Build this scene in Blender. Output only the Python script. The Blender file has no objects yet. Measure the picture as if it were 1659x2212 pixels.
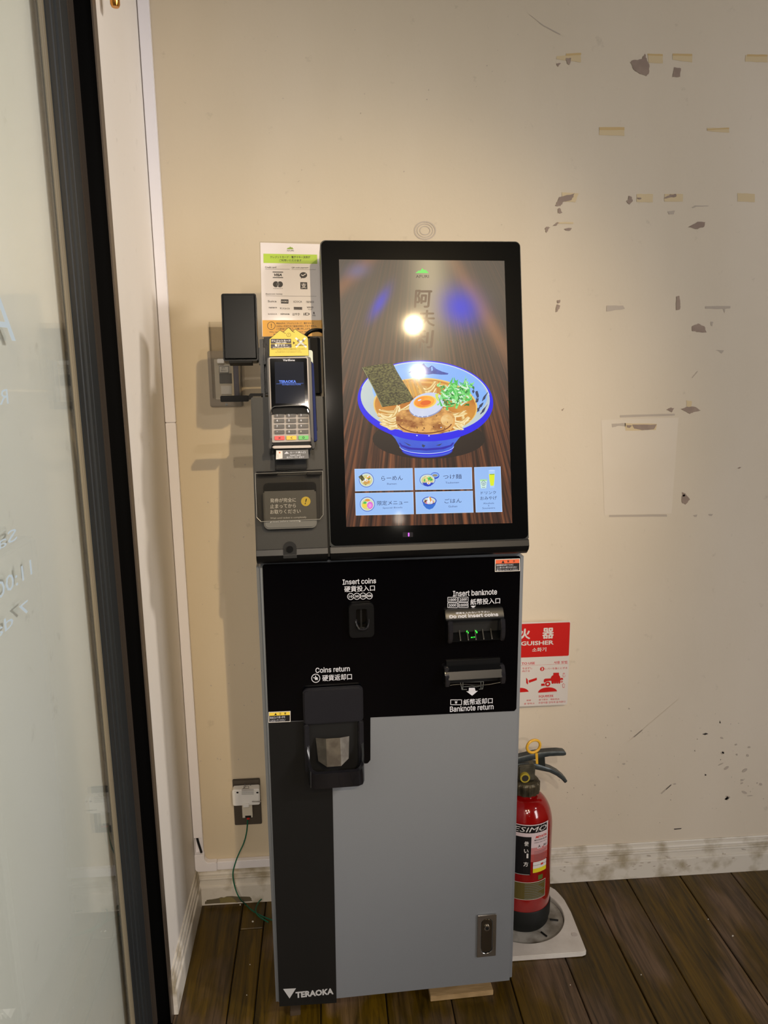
import bpy, bmesh, math, random
from mathutils import Matrix, Vector
random.seed(7)
D = bpy.data
COL = bpy.context.scene.collection
SC = bpy.context.scene

# ------------------------------------------------------------------ camera
F, CX, CY = 1654.66, 829.5, 1106.0
YAW, PITCH, ROLL = 0.0762, 0.20473, -0.01017
CAM = Vector((0.34821, -1.72555, 1.3551))
def _cam():
    fwd = Vector((math.sin(YAW)*math.cos(PITCH), math.cos(YAW)*math.cos(PITCH), -math.sin(PITCH)))
    r = Vector((math.cos(YAW), -math.sin(YAW), 0)); u = r.cross(fwd)
    c, s = math.cos(ROLL), math.sin(ROLL)
    return c*r + s*u, -s*r + c*u, fwd
CR, CU, CF = _cam()
cd = D.cameras.new('camera'); cam = D.objects.new('camera', cd); COL.objects.link(cam)
m = Matrix.Identity(4)
for i in range(3):
    m[i][0] = CR[i]; m[i][1] = CU[i]; m[i][2] = -CF[i]; m[i][3] = CAM[i]
cam.matrix_world = m
cd.sensor_fit = 'HORIZONTAL'; cd.sensor_width = 36.0; cd.lens = F/1659*36.0
cd.clip_start = 0.02; SC.camera = cam

# ------------------------------------------------------------------ world, exposure, lights
SC.view_settings.view_transform = 'Standard'; SC.view_settings.look = 'None'
SC.view_settings.gamma = 1; SC.view_settings.exposure = 0; SC.view_settings.use_curve_mapping = False
W = D.worlds.new('world'); SC.world = W; W.use_nodes = True
W.node_tree.nodes['Background'].inputs[0].default_value = (0.5, 0.5, 0.55, 1)
W.node_tree.nodes['Background'].inputs[1].default_value = 0.05

# spots: position, target, power, colour, cone, blend, radius
SPOTS = [
    (( 1.09, -3.05, 2.62), (0.42, 0.00, 1.00), 165, (1.0, 0.75, 0.42), 30, 1.0, 0.018),
    (( 1.26, -3.80, 2.62), (0.45, -0.05, 0.70), 42, (1.0, 0.90, 0.84), 52, 0.9, 0.018),
    (( 2.90, -1.95, 2.45), (-0.05, -0.50, 1.12), 200, (1.0, 0.94, 0.90), 42, 0.6, 0.14),
    (( 0.36, -3.12, 2.62), (0.15, 0.00, 0.66), 60, (1.0, 0.88, 0.74), 44, 0.9, 0.018),
    (( 0.55, -4.40, 2.62), (0.00, -2.90, 1.2), 170, (1.0, 0.86, 0.72), 70, 1.0, 0.03),  # added lamp: brightens the entrance wall so it bounces light back
]
def spot(loc, tgt, power, col, cone, blend, rad):
    l = D.lights.new('spot_light', 'SPOT'); l.energy = power; l.color = col
    l.spot_size = math.radians(cone); l.spot_blend = blend; l.shadow_soft_size = rad
    o = D.objects.new('spot_light', l); COL.objects.link(o)
    o.location = loc; o.rotation_euler = (Vector(tgt)-Vector(loc)).to_track_quat('-Z', 'Y').to_euler()
    return o
for s_ in SPOTS: spot(*s_)
# soft fill light added at the right wall, out of view
def area(loc, tgt, sx, sy, power, col):
    l = D.lights.new('right_fill_light', 'AREA'); l.shape = 'RECTANGLE'; l.size = sx; l.size_y = sy
    l.energy = power; l.color = col
    o = D.objects.new('right_fill_light', l); COL.objects.link(o); o.location = loc
    o.rotation_euler = (Vector(tgt)-Vector(loc)).to_track_quat('-Z', 'Y').to_euler()
    return o
area((3.56, -3.0, 1.55), (0.0, -0.6, 1.0), 1.4, 1.8, 98, (0.98, 0.95, 0.95))

# ------------------------------------------------------------------ helpers
def lin(c):
    c = c/255.0
    return c/12.92 if c <= 0.04045 else ((c+0.055)/1.055)**2.4
def L3(rgb): return (lin(rgb[0]), lin(rgb[1]), lin(rgb[2]), 1.0)
MATS = {}
def mat(name, rgb=(128,128,128), rough=0.5, metal=0.0, spec=0.5, noise=None, rgb2=None, bump=None, emis=None,
        estr=1.0, alpha=1.0, coat=0.0, crough=0.03, trans=0.0, ior=1.45, stretch=(1,1,1), ramp=(0.4,0.65)):
    if name in MATS: return MATS[name]
    M = D.materials.new(name); M.use_nodes = True; nt = M.node_tree; b = nt.nodes['Principled BSDF']
    b.inputs['Base Color'].default_value = L3(rgb); b.inputs['Roughness'].default_value = rough
    b.inputs['Metallic'].default_value = metal; b.inputs['Specular IOR Level'].default_value = spec
    b.inputs['Coat Weight'].default_value = coat; b.inputs['Coat Roughness'].default_value = crough
    b.inputs['Alpha'].default_value = alpha; b.inputs['Transmission Weight'].default_value = trans
    b.inputs['IOR'].default_value = ior
    src = None
    if noise:
        tc = nt.nodes.new('ShaderNodeTexCoord'); mp = nt.nodes.new('ShaderNodeMapping')
        mp.inputs['Scale'].default_value = stretch
        nz = nt.nodes.new('ShaderNodeTexNoise'); nz.inputs['Scale'].default_value = noise; nz.inputs['Detail'].default_value = 5
        nt.links.new(tc.outputs['Object'], mp.inputs[0]); nt.links.new(mp.outputs[0], nz.inputs['Vector'])
        cr = nt.nodes.new('ShaderNodeValToRGB'); cr.color_ramp.elements[0].position = ramp[0]; cr.color_ramp.elements[1].position = ramp[1]
        cr.color_ramp.elements[0].color = L3(rgb); cr.color_ramp.elements[1].color = L3(rgb2 or rgb)
        nt.links.new(nz.outputs['Fac'], cr.inputs[0]); src = cr.outputs[0]
        nt.links.new(src, b.inputs['Base Color'])
        if bump:
            bp = nt.nodes.new('ShaderNodeBump'); bp.inputs['Strength'].default_value = bump; bp.inputs['Distance'].default_value = 0.002
            nt.links.new(nz.outputs['Fac'], bp.inputs['Height']); nt.links.new(bp.outputs[0], b.inputs['Normal'])
    if emis:
        b.inputs['Emission Strength'].default_value = estr
        if src: nt.links.new(src, b.inputs['Emission Color']); b.inputs['Base Color'].default_value = (0,0,0,1); nt.links.remove(b.inputs['Base Color'].links[0])
        else: b.inputs['Emission Color'].default_value = L3(emis)
    MATS[name] = M; return M

PM = {}
def empty(name, label, cat, loc=(0,0,0), rz=0.0, group=None, kind=None):
    o = D.objects.new(name, None); COL.objects.link(o); o.empty_display_size = 0.05
    o.location = loc; o.rotation_euler = (0, 0, rz)
    PM[o.name] = Matrix.Translation(Vector(loc)) @ Matrix.Rotation(rz, 4, 'Z')
    if label: o['label'] = label
    if cat: o['category'] = cat
    if group: o['group'] = group
    if kind: o['kind'] = kind
    return o
def add(name, bm, mt, parent=None, label=None, kind=None, cat=None, smooth=False, origin=None):
    """link a bmesh (or mesh) authored in world coordinates as one object"""
    if isinstance(bm, bmesh.types.BMesh):
        bmesh.ops.recalc_face_normals(bm, faces=bm.faces) if not getattr(add, 'flat', False) else None
        me = D.meshes.new(name); bm.to_mesh(me); bm.free()
    else: me = bm; me.name = name
    if mt is not None:
        for q in (mt if isinstance(mt, (list, tuple)) else [mt]): me.materials.append(q)
    if smooth:
        me.polygons.foreach_set('use_smooth', [True]*len(me.polygons))
        try: me.set_sharp_from_angle(angle=math.radians(35))
        except Exception: pass
    o = D.objects.new(name, me); COL.objects.link(o)
    if parent is not None:
        P = PM[parent.name]; o.parent = parent; me.transform(P.inverted()); PM[o.name] = P
    else:
        og = Vector(origin) if origin else Vector((0,0,0))
        me.transform(Matrix.Translation(-og)); o.location = og; PM[o.name] = Matrix.Translation(og)
    me.update()
    if label: o['label'] = label
    if kind: o['kind'] = kind
    if cat: o['category'] = cat
    return o

class Frame:
    """a plane with its own axes: X right, Y up, Z out of the plane"""
    def __init__(s, O, X, Y, cyl=None):
        s.O = Vector(O); s.X = Vector(X).normalized(); s.Y = Vector(Y).normalized(); s.N = s.X.cross(s.Y).normalized(); s.cyl = cyl
    def w(s, u, v, z=0.0):
        if s.cyl:
            cx, cy, r = s.cyl; a = u/r
            return Vector((cx + (r+z)*math.sin(a), cy - (r+z)*math.cos(a), v))
        return s.O + s.X*u + s.Y*v + s.N*z
    def p(s, px, py):
        d = CR*((px-CX)/F) - CU*((py-CY)/F) + CF
        if s.cyl:
            cx, cy, r = s.cyl; ox, oy = CAM.x-cx, CAM.y-cy
            a = d.x*d.x+d.y*d.y; b = 2*(ox*d.x+oy*d.y); c = ox*ox+oy*oy-r*r
            disc = max(b*b-4*a*c, 0); t = (-b-math.sqrt(disc))/(2*a); h = CAM+d*t
            return (math.atan2(h.x-cx, -(h.y-cy))*r, h.z)
        t = (s.O-CAM).dot(s.N)/d.dot(s.N); h = CAM + d*t - s.O
        return (h.dot(s.X), h.dot(s.Y))
    def scale(s, px, py):
        a = s.p(px, py); b = s.p(px+8, py); c = s.p(px, py-8)
        return (abs(b[0]-a[0])+1e-9)/8, (abs(c[1]-a[1])+1e-9)/8
    def off(s, z): return Frame(s.O+s.N*z, s.X, s.Y)

_tc = {}
try:    # the plain sans face that ships inside Blender; without it the built-in one serves
    SANS = D.fonts.load(bpy.utils.resource_path('LOCAL') + '/datafiles/fonts/Inter.woff2')
except Exception: SANS = None
def glyphs(body, bold=0.0, res=2, italic=0.0):
    k = (body, bold, res, italic)
    if k not in _tc:
        cjk = any(ord(ch) > 0x2E80 for ch in body)
        c = D.curves.new('t', 'FONT'); c.body = body; c.resolution_u = res; c.offset = 0 if cjk else bold; c.shear = italic
        c.align_x = 'CENTER'; c.space_line = 1.0
        if SANS and body in ('Insert coins', 'Coins return', 'Insert banknote', 'Banknote return', 'Do not insert coins'): c.font = SANS
        o = D.objects.new('t', c); me = D.meshes.new_from_object(o)
        vs = [(v.co.x, v.co.y) for v in me.vertices]; fs = [tuple(p.vertices) for p in me.polygons]
        D.objects.remove(o); D.curves.remove(c); D.meshes.remove(me)
        if cjk and bold > 0:
            # heavier strokes: the same outline set again a hair to each side
            n0 = len(vs); base = vs; vs = []; f2 = []
            for q, (dx, dy) in enumerate(((-bold*.8, 0), (bold*.8, 0), (0, bold*.6), (0, -bold*.6))):
                vs += [(x+dx, y+dy, q*2e-5) for x, y in base]; f2 += [tuple(v+q*n0 for v in f) for f in fs]
            fs = f2
        x0 = min(v[0] for v in vs); x1 = max(v[0] for v in vs); y0 = min(v[1] for v in vs); y1 = max(v[1] for v in vs)
        _tc[k] = ([((v[0]-x0)/(x1-x0)-.5, (v[1]-y0)/(y1-y0)-.5, v[2] if len(v) > 2 else 0.0) for v in vs], fs, (x1-x0)/(y1-y0))
    return _tc[k]

class Canvas:
    """flat print: faces laid on a frame in thin layers; points are given where the photograph shows them"""
    def __init__(s, fr, lift=0.0004, step=0.00008, conv=None):
        s.fr = fr; s.lift = lift; s.step = step; s.V = []; s.Fc = []; s.MI = []; s.mats = []; s.conv = conv; s.n = 0
    def mi(s, mt):
        if mt not in s.mats: s.mats.append(mt)
        return s.mats.index(mt)
    def z(s, L): return s.lift + s.step*L
    def P(s, x, y):
        if s.conv: x, y = s.conv(x, y)
        return s.fr.p(x, y)
    def loc(s, pts, mt, L=0):
        b = len(s.V); s.V += [s.fr.w(u, v, s.z(L)) for u, v in pts]
        s.Fc.append(tuple(range(b, b+len(pts)))); s.MI.append(s.mi(mt))
    def poly(s, pts, mt, L=0): s.loc([s.P(*q) for q in pts], mt, L)
    def rect(s, x0, y0, x1, y1, mt, L=0, n=1):
        (a, b), (c, d) = s.P(x0, y0), s.P(x1, y1)
        ax = s.P(x0, y1); cx = s.P(x1, y0)
        for i in range(n):
            f, g = i/n, (i+1)/n
            top = lambda t: (a+(cx[0]-a)*t, (b+cx[1])/2); bot = lambda t: (ax[0]+(c-ax[0])*t, (d+ax[1])/2)
            s.loc([bot(f), bot(g), top(g), top(f)], mt, L)
    def quad(s, x0, y0, x1, y1, mt, L=0): s.poly([(x0,y1),(x1,y1),(x1,y0),(x0,y0)], mt, L)
    def ell(s, cx, cy, rx, ry, mt, L=0, rot=0, n=40, a0=0, a1=360):
        r = math.radians(rot); pts = []
        full = a1-a0 >= 360
        for i in range(n if full else n+1):
            t = math.radians(a0+(a1-a0)*i/n); x, y = rx*math.cos(t), ry*math.sin(t)
            pts.append((cx+x*math.cos(r)-y*math.sin(r), cy+x*math.sin(r)+y*math.cos(r)))
        s.poly(pts, mt, L)
    def ring(s, cx, cy, rx, ry, t, mt, L=0, n=40, a0=0, a1=360, t2=None, rot=0):
        r = math.radians(rot)
        def q(a, k):
            tt = t if t2 is None else t+(t2-t)*(0.5+0.5*math.sin(a))
            x, y = (rx-k*tt)*math.cos(a), (ry-k*tt)*math.sin(a)
            return (cx+x*math.cos(r)-y*math.sin(r), cy+x*math.sin(r)+y*math.cos(r))
        for i in range(n):
            a = math.radians(a0+(a1-a0)*i/n); b = math.radians(a0+(a1-a0)*(i+1)/n)
            s.poly([q(a,0), q(b,0), q(b,1), q(a,1)], mt, L)
    def line(s, pts, w, mt, L=0, taper=False):
        P = [Vector(s.P(*q)) for q in pts]
        c = s.conv(*pts[0]) if s.conv else pts[0]
        k = s.fr.scale(*c)[1]*(getattr(s, 'ks', 1.0))*w/2
        n = len(P)
        for i in range(n-1):
            d = P[i+1]-P[i]
            if d.length < 1e-9: continue
            d.normalize(); nn = Vector((-d.y, d.x))
            ka = k*(1-i/(n-1)*.8 if taper else 1); kb = k*(1-(i+1)/(n-1)*.8 if taper else 1)
            ov = d*k*0.3
            s.loc([P[i]-nn*ka-ov, P[i+1]-nn*kb+ov, P[i+1]+nn*kb+ov, P[i]+nn*ka-ov], mt, L)
    def frame(s, x0, y0, x1, y1, w, mt, L=0):
        s.line([(x0,y0),(x1,y0)], w, mt, L); s.line([(x1,y0),(x1,y1)], w, mt, L)
        s.line([(x1,y1),(x0,y1)], w, mt, L); s.line([(x0,y1),(x0,y0)], w, mt, L)
    def text(s, body, cx, cy, w, h, mt, L=2, bold=0.0, res=2, italic=0.0, rot=0.0):
        vs, fs, asp = glyphs(body, bold, res, italic)
        c = s.conv(cx, cy) if s.conv else (cx, cy); k = getattr(s, 'ks', 1.0)
        ku, kv = s.fr.scale(*c); u, v = s.fr.p(*c)
        if h is None: h = w/asp
        if w is None: w = h*asp
        W_, H_ = w*k*ku, h*k*kv; b = len(s.V); cr, sr = math.cos(rot), math.sin(rot)
        for x, y, q_ in vs:
            x, y = x*W_, y*H_
            s.V.append(s.fr.w(u+x*cr-y*sr, v+x*sr+y*cr, s.z(L)+q_))
        m_ = s.mi(mt)
        for f in fs: s.Fc.append(tuple(b+i for i in f)); s.MI.append(m_)
    def build(s, name, parent, label=None, kind=None):
        me = D.meshes.new(name); me.from_pydata([tuple(v) for v in s.V], [], s.Fc)
        for q in s.mats: me.materials.append(q)
        me.polygons.foreach_set('material_index', s.MI)
        # every face looks out of the plane
        me.update()
        if not s.fr.cyl:
            fl = [p.index for p in me.polygons if p.normal.dot(s.fr.N) < 0]
            if fl:
                bm = bmesh.new(); bm.from_mesh(me); bm.faces.ensure_lookup_table()
                bmesh.ops.reverse_faces(bm, faces=[bm.faces[i] for i in fl]); bm.to_mesh(me); bm.free()
        return add(name, me, None, parent, label, kind)

def prism(fr, pts, z0, z1, bevel=0.0, segs=2, bm=None, only_front=False):
    """extrude a local outline from z0 to z1 (z1 outward), bevel the front rim"""
    own = bm is None
    b = bmesh.new()
    vs = [b.verts.new(fr.w(u, v, z0)) for u, v in pts]; f = b.faces.new(vs)
    r = bmesh.ops.extrude_face_region(b, geom=[f]); nv = [e for e in r['geom'] if isinstance(e, bmesh.types.BMVert)]
    bmesh.ops.translate(b, verts=nv, vec=fr.N*(z1-z0)); bmesh.ops.recalc_face_normals(b, faces=b.faces)
    if bevel > 0:
        fs = [e for e in r['geom'] if isinstance(e, bmesh.types.BMFace)]
        eds = list({e for ff in fs for e in ff.edges}) if only_front else [e for e in b.edges if e.calc_face_angle(0) > 0.6]
        bmesh.ops.bevel(b, geom=eds, offset=bevel, segments=segs, affect='EDGES', clamp_overlap=True)
    if own: return b
    me = D.meshes.new('x'); b.to_mesh(me); b.free(); bm.from_mesh(me); D.meshes.remove(me); return bm
def rr(u0, u1, v0, v1, r=0.0, n=5, corners='1111'):
    if r <= 0: return [(u0,v0),(u1,v0),(u1,v1),(u0,v1)]
    out = []
    for i, (cx, cy, a) in enumerate(((u0+r,v0+r,180),(u1-r,v0+r,270),(u1-r,v1-r,0),(u0+r,v1-r,90))):
        if corners[i] == '0': out.append(((u0,u1,u1,u0)[i], (v0,v0,v1,v1)[i])); continue
        for k in range(n+1):
            t = math.radians(a+90*k/n); out.append((cx+r*math.cos(t), cy+r*math.sin(t)))
    return out
def box(fr, u0, u1, v0, v1, z0, z1, bevel=0.0, segs=2, bm=None): return prism(fr, rr(u0,u1,v0,v1), z0, z1, bevel, segs, bm)
def holed(fr, outer, inner, z0, z1, bevel=0.0):
    """plate with a hole; outer and inner outlines have the same number of points"""
    b = bmesh.new(); n = len(outer)
    def ring_(pts, z): return [b.verts.new(fr.w(u, v, z)) for u, v in pts]
    A, B, C_, E_ = ring_(outer, z1), ring_(inner, z1), ring_(outer, z0), ring_(inner, z0)
    for i in range(n):
        j = (i+1) % n
        b.faces.new((A[i],A[j],B[j],B[i])); b.faces.new((C_[j],C_[i],E_[i],E_[j]))
        b.faces.new((A[j],A[i],C_[i],C_[j])); b.faces.new((B[i],B[j],E_[j],E_[i]))
    bmesh.ops.recalc_face_normals(b, faces=b.faces)
    if bevel:
        eds = [e for e in b.edges if e.calc_face_angle(0) > 0.9]
        bmesh.ops.bevel(b, geom=eds, offset=bevel, segments=2, affect='EDGES', clamp_overlap=True)
    return b
def lathe(cx, cy, prof, n=40, axis='z', bm=None):
    b = bm or bmesh.new(); rings = []
    for r, z in prof:
        if r < 1e-6: rings.append([b.verts.new((cx, cy, z))]); continue
        rings.append([b.verts.new((cx+r*math.cos(2*math.pi*i/n), cy+r*math.sin(2*math.pi*i/n), z)) for i in range(n)])
    for A, B in zip(rings, rings[1:]):
        if len(A) == 1 and len(B) == 1: continue
        for i in range(n):
            j = (i+1) % n
            if len(A) == 1: b.faces.new((A[0], B[j], B[i]))
            elif len(B) == 1: b.faces.new((A[i], A[j], B[0]))
            else: b.faces.new((A[i], A[j], B[j], B[i]))
    return b
def tube(pts, r, n=10, bm=None, closed=False, cap=True):
    b = bm or bmesh.new(); P = [Vector(p) for p in pts]; rings = []; N_ = len(P); prev = None
    for i, p in enumerate(P):
        d = (P[(i+1) % N_]-P[i-1]) if closed else (P[min(i+1, N_-1)]-P[max(i-1, 0)])
        d.normalize(); up = prev if prev is not None else (Vector((0,0,1)) if abs(d.z) < .9 else Vector((1,0,0)))
        s_ = d.cross(up).normalized(); up = s_.cross(d).normalized(); prev = up
        rad = r[i] if isinstance(r, (list, tuple)) else r
        rings.append([b.verts.new(p + (s_*math.cos(2*math.pi*k/n)+up*math.sin(2*math.pi*k/n))*rad) for k in range(n)])
    pr = list(zip(rings, rings[1:])) + ([(rings[-1], rings[0])] if closed else [])
    for A, B in pr:
        for k in range(n):
            j = (k+1) % n; b.faces.new((A[k], A[j], B[j], B[k]))
    if cap and not closed: b.faces.new(rings[0][::-1]); b.faces.new(rings[-1])
    return b
def spline(pts, n=8):
    P = [Vector(p) for p in pts]; out = []
    for i in range(len(P)-1):
        a, b_, c, d = P[max(i-1,0)], P[i], P[i+1], P[min(i+2, len(P)-1)]
        for k in range(n):
            t = k/n; out.append(0.5*((2*b_)+(c-a)*t+(2*a-5*b_+4*c-d)*t*t+(3*b_-a-3*c+d)*t**3))
    out.append(P[-1]); return out

# frames of the place
WALL = Frame((0,0,0), (1,0,0), (0,0,1))                       # back wall, looking -y
LEFT = Frame((0,0,0), (0,1,0), (0,0,1))                       # left wall, looking +x
FLOORF = Frame((0,0,0), (1,0,0), (0,1,0))
# machine frame
MWR = 0.0387
MU = Vector((math.cos(MWR), math.sin(MWR), 0)); MN = Vector((math.sin(MWR), -math.cos(MWR), 0))
MP0 = Vector((0.21734, -0.36705, 0))
MF = Frame(MP0, MU, (0,0,1))
def TF(th, e, z0):
    return Frame(MP0+MN*e+Vector((0,0,z0)), MU, Vector((0,0,1))*math.cos(th)-MN*math.sin(th))

# ------------------------------------------------------------------ materials
def wall_mat(name, a, b, sc=2.2, dirt=(120,110,92), zlow=0.0):
    M = D.materials.new(name); M.use_nodes = True; nt = M.node_tree; bs = nt.nodes['Principled BSDF']
    bs.inputs['Roughness'].default_value = 0.55; bs.inputs['Specular IOR Level'].default_value = 0.3
    g = nt.nodes.new('ShaderNodeNewGeometry')
    n1 = nt.nodes.new('ShaderNodeTexNoise'); n1.inputs['Scale'].default_value = sc; n1.inputs['Detail'].default_value = 4
    mp = nt.nodes.new('ShaderNodeMapping'); mp.inputs['Scale'].default_value = (1, 1, 0.45)
    nt.links.new(g.outputs['Position'], mp.inputs[0]); nt.links.new(mp.outputs[0], n1.inputs['Vector'])
    c1 = nt.nodes.new('ShaderNodeValToRGB'); c1.color_ramp.elements[0].position = .35; c1.color_ramp.elements[1].position = .65
    c1.color_ramp.elements[0].color = L3(a); c1.color_ramp.elements[1].color = L3(b)
    nt.links.new(n1.outputs['Fac'], c1.inputs[0])
    # specks and smears of dirt
    n2 = nt.nodes.new('ShaderNodeTexNoise'); n2.inputs['Scale'].default_value = 26; n2.inputs['Detail'].default_value = 6; n2.inputs['Roughness'].default_value = .65
    nt.links.new(g.outputs['Position'], n2.inputs['Vector'])
    c2 = nt.nodes.new('ShaderNodeValToRGB'); c2.color_ramp.elements[0].position = .63; c2.color_ramp.elements[1].position = .80
    c2.color_ramp.elements[0].color = (0,0,0,1); c2.color_ramp.elements[1].color = (.35,.35,.35,1)
    nt.links.new(n2.outputs['Fac'], c2.inputs[0])
    mx = nt.nodes.new('ShaderNodeMix'); mx.data_type = 'RGBA'
    nt.links.new(c2.outputs[0], mx.inputs['Factor']); nt.links.new(c1.outputs[0], mx.inputs[6]); mx.inputs[7].default_value = L3(dirt)
    nt.links.new(mx.outputs[2], bs.inputs['Base Color'])
    n3 = nt.nodes.new('ShaderNodeTexNoise'); n3.inputs['Scale'].default_value = 90; n3.inputs['Detail'].default_value = 3
    nt.links.new(g.outputs['Position'], n3.inputs['Vector'])
    bp = nt.nodes.new('ShaderNodeBump'); bp.inputs['Strength'].default_value = .12; bp.inputs['Distance'].default_value = .002
    nt.links.new(n3.outputs['Fac'], bp.inputs['Height']); nt.links.new(bp.outputs[0], bs.inputs['Normal'])
    return M
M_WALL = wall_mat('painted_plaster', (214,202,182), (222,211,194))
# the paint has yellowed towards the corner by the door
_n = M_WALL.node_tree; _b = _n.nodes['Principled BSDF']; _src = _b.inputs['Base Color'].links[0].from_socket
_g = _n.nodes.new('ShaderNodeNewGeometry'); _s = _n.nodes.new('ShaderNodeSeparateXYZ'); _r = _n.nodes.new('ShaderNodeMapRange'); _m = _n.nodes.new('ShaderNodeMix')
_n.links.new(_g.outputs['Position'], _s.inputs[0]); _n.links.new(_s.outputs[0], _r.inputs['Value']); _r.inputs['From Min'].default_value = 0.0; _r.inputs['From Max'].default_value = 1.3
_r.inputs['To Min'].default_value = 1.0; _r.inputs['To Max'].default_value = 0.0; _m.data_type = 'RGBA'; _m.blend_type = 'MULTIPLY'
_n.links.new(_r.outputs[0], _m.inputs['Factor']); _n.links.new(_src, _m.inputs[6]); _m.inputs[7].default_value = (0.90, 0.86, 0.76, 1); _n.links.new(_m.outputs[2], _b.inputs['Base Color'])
M_WALLL = wall_mat('painted_plaster_side', (230,222,210), (236,229,219), 3.0)
M_BASE = mat('painted_baseboard', (168,156,132), 0.42, noise=16, rgb2=(216,209,196), bump=.3, ramp=(.33,.50))
M_BLK = mat('black_satin_plastic', (15,15,16), 0.34, spec=.35)
M_BLKM = mat('black_textured_plastic', (40,39,36), 0.42, spec=.4, noise=700, rgb2=(43,42,39))
M_GLOSS = mat('black_gloss', (6,7,8), 0.12, spec=.5, coat=.3, crough=.25)
M_PANEL = mat('black_panel', (3,3,5), 0.13, spec=.3)
M_DARK = mat('dark_cavity', (3,3,3), 0.7)
M_SILVER = mat('silver_paint', (114,117,121), 0.42, metal=.0, spec=.5, noise=900, rgb2=(118,121,125))
M_EDGE = mat('silver_edge_paint', (140,148,160), 0.35, metal=.15)
M_CHROME = mat('chrome', (190,188,184), 0.16, metal=1)
M_STEEL = mat('brushed_steel', (150,145,138), 0.36, metal=1, noise=60, rgb2=(170,165,156), stretch=(1,1,12))
M_PLATE = mat('satin_plate', (150,140,126), 0.38, metal=.55)
M_WHITEP = mat('white_plastic', (228,226,222), 0.4)
M_IVORY = mat('ivory_plastic', (205,198,182), 0.45)
M_DGREY = mat('dark_grey_plastic', (96,94,92), 0.45)
M_WPRINT = mat('white_print', (196,197,205), 0.5)
M_RED = mat('extinguisher_red', (146,12,10), 0.13, coat=.5, noise=14, rgb2=(124,8,9))
M_RUBBER = mat('black_rubber', (14,16,14), 0.55)
M_ALU = mat('dull_aluminium', (104,92,80), 0.4, metal=.6)
M_FRAME = mat('door_frame_charcoal', (40,43,44), 0.5, spec=.3)
M_FRAMEB = mat('door_frame_black', (2,2,2), 0.6, spec=.1)

def thin_glass(name, tint=(0.97,0.985,0.98), refl=1.0, rough=0.0):
    M = D.materials.new(name); M.use_nodes = True; nt = M.node_tree
    nt.nodes.remove(nt.nodes['Principled BSDF']); out = nt.nodes['Material Output']
    t = nt.nodes.new('ShaderNodeBsdfTransparent'); t.inputs[0].default_value = (*tint, 1)
    g = nt.nodes.new('ShaderNodeBsdfGlossy'); g.inputs['Roughness'].default_value = rough; g.inputs[0].default_value = (refl,refl,refl,1)
    fr = nt.nodes.new('ShaderNodeFresnel'); ge = nt.nodes.new('ShaderNodeNewGeometry'); io = nt.nodes.new('ShaderNodeMapRange')
    io.inputs['To Min'].default_value = 1.5; io.inputs['To Max'].default_value = 1/1.5
    nt.links.new(ge.outputs['Backfacing'], io.inputs['Value']); nt.links.new(io.outputs[0], fr.inputs[0])
    mx = nt.nodes.new('ShaderNodeMixShader')
    nt.links.new(fr.outputs[0], mx.inputs[0]); nt.links.new(t.outputs[0], mx.inputs[1]); nt.links.new(g.outputs[0], mx.inputs[2])
    nt.links.new(mx.outputs[0], out.inputs[0]); MATS[name] = M; return M
M_GLASS = thin_glass('door_glass')
M_CLEAR = thin_glass('clear_acrylic', (0.93,0.92,0.9), rough=.05)

# ------------------------------------------------------------------ room shell
X1, Y1, H = 3.6, -7.0, 2.75
def slab(name, x0, x1, y0, y1, z0, z1, mt, **k):
    fr = Frame((0,0,0), (1,0,0), (0,1,0)); return add(name, box(fr, x0, x1, y0, y1, z0, z1), mt, **k)
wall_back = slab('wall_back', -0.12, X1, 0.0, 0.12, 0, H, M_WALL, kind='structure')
wall_left = slab('wall_left', -0.12, 0.0, -0.335, 0.0, 0, H, M_WALLL, kind='structure')
wall_out = slab('wall_beyond_door', -0.119, -0.047, -2.4, -0.336, 0, H, wall_mat('painted_plaster_outside', (236,234,222), (242,240,232), 3.0), kind='structure')
M_ROOM = mat('dim_room_wall', (112,96,78), .7, noise=3, rgb2=(122,104,84))
slab('wall_entrance', -0.12, 0.0, Y1, -2.05, 0, H, M_WALLL, kind='structure')
slab('wall_right', X1, X1+.12, Y1, 0.12, 0, H, mat('painted_plaster_far', (190,180,165), .6, noise=3, rgb2=(200,190,176)), kind='structure')
slab('wall_front', -0.12, X1+.12, Y1-.12, Y1, 0, H, M_ROOM, kind='structure')
slab('ceiling', -0.2, X1+.12, Y1-.12, 0.12, H, H+.1, mat('dark_ceiling', (84,76,68), .8, noise=4, rgb2=(92,84,74)), kind='structure')

M_WF = mat('fill_frame_grey', (150,146,140), .5)
bmw = bmesh.new()
FWR = Frame((X1,0,0), (0,1,0), (0,0,1)); FWR.N = Vector((-1,0,0))
for a_ in ((-3.98,-3.90,.55,2.55), (-2.10,-2.02,.55,2.55), (-3.90,-2.10,.55,.63), (-3.90,-2.10,2.47,2.55)): box(FWR, *a_, 0, .07, bm=bmw)
add('fill_light_frame', bmw, M_WF, kind='structure')  # made-up frame around the added fill light, no window known here
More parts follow.
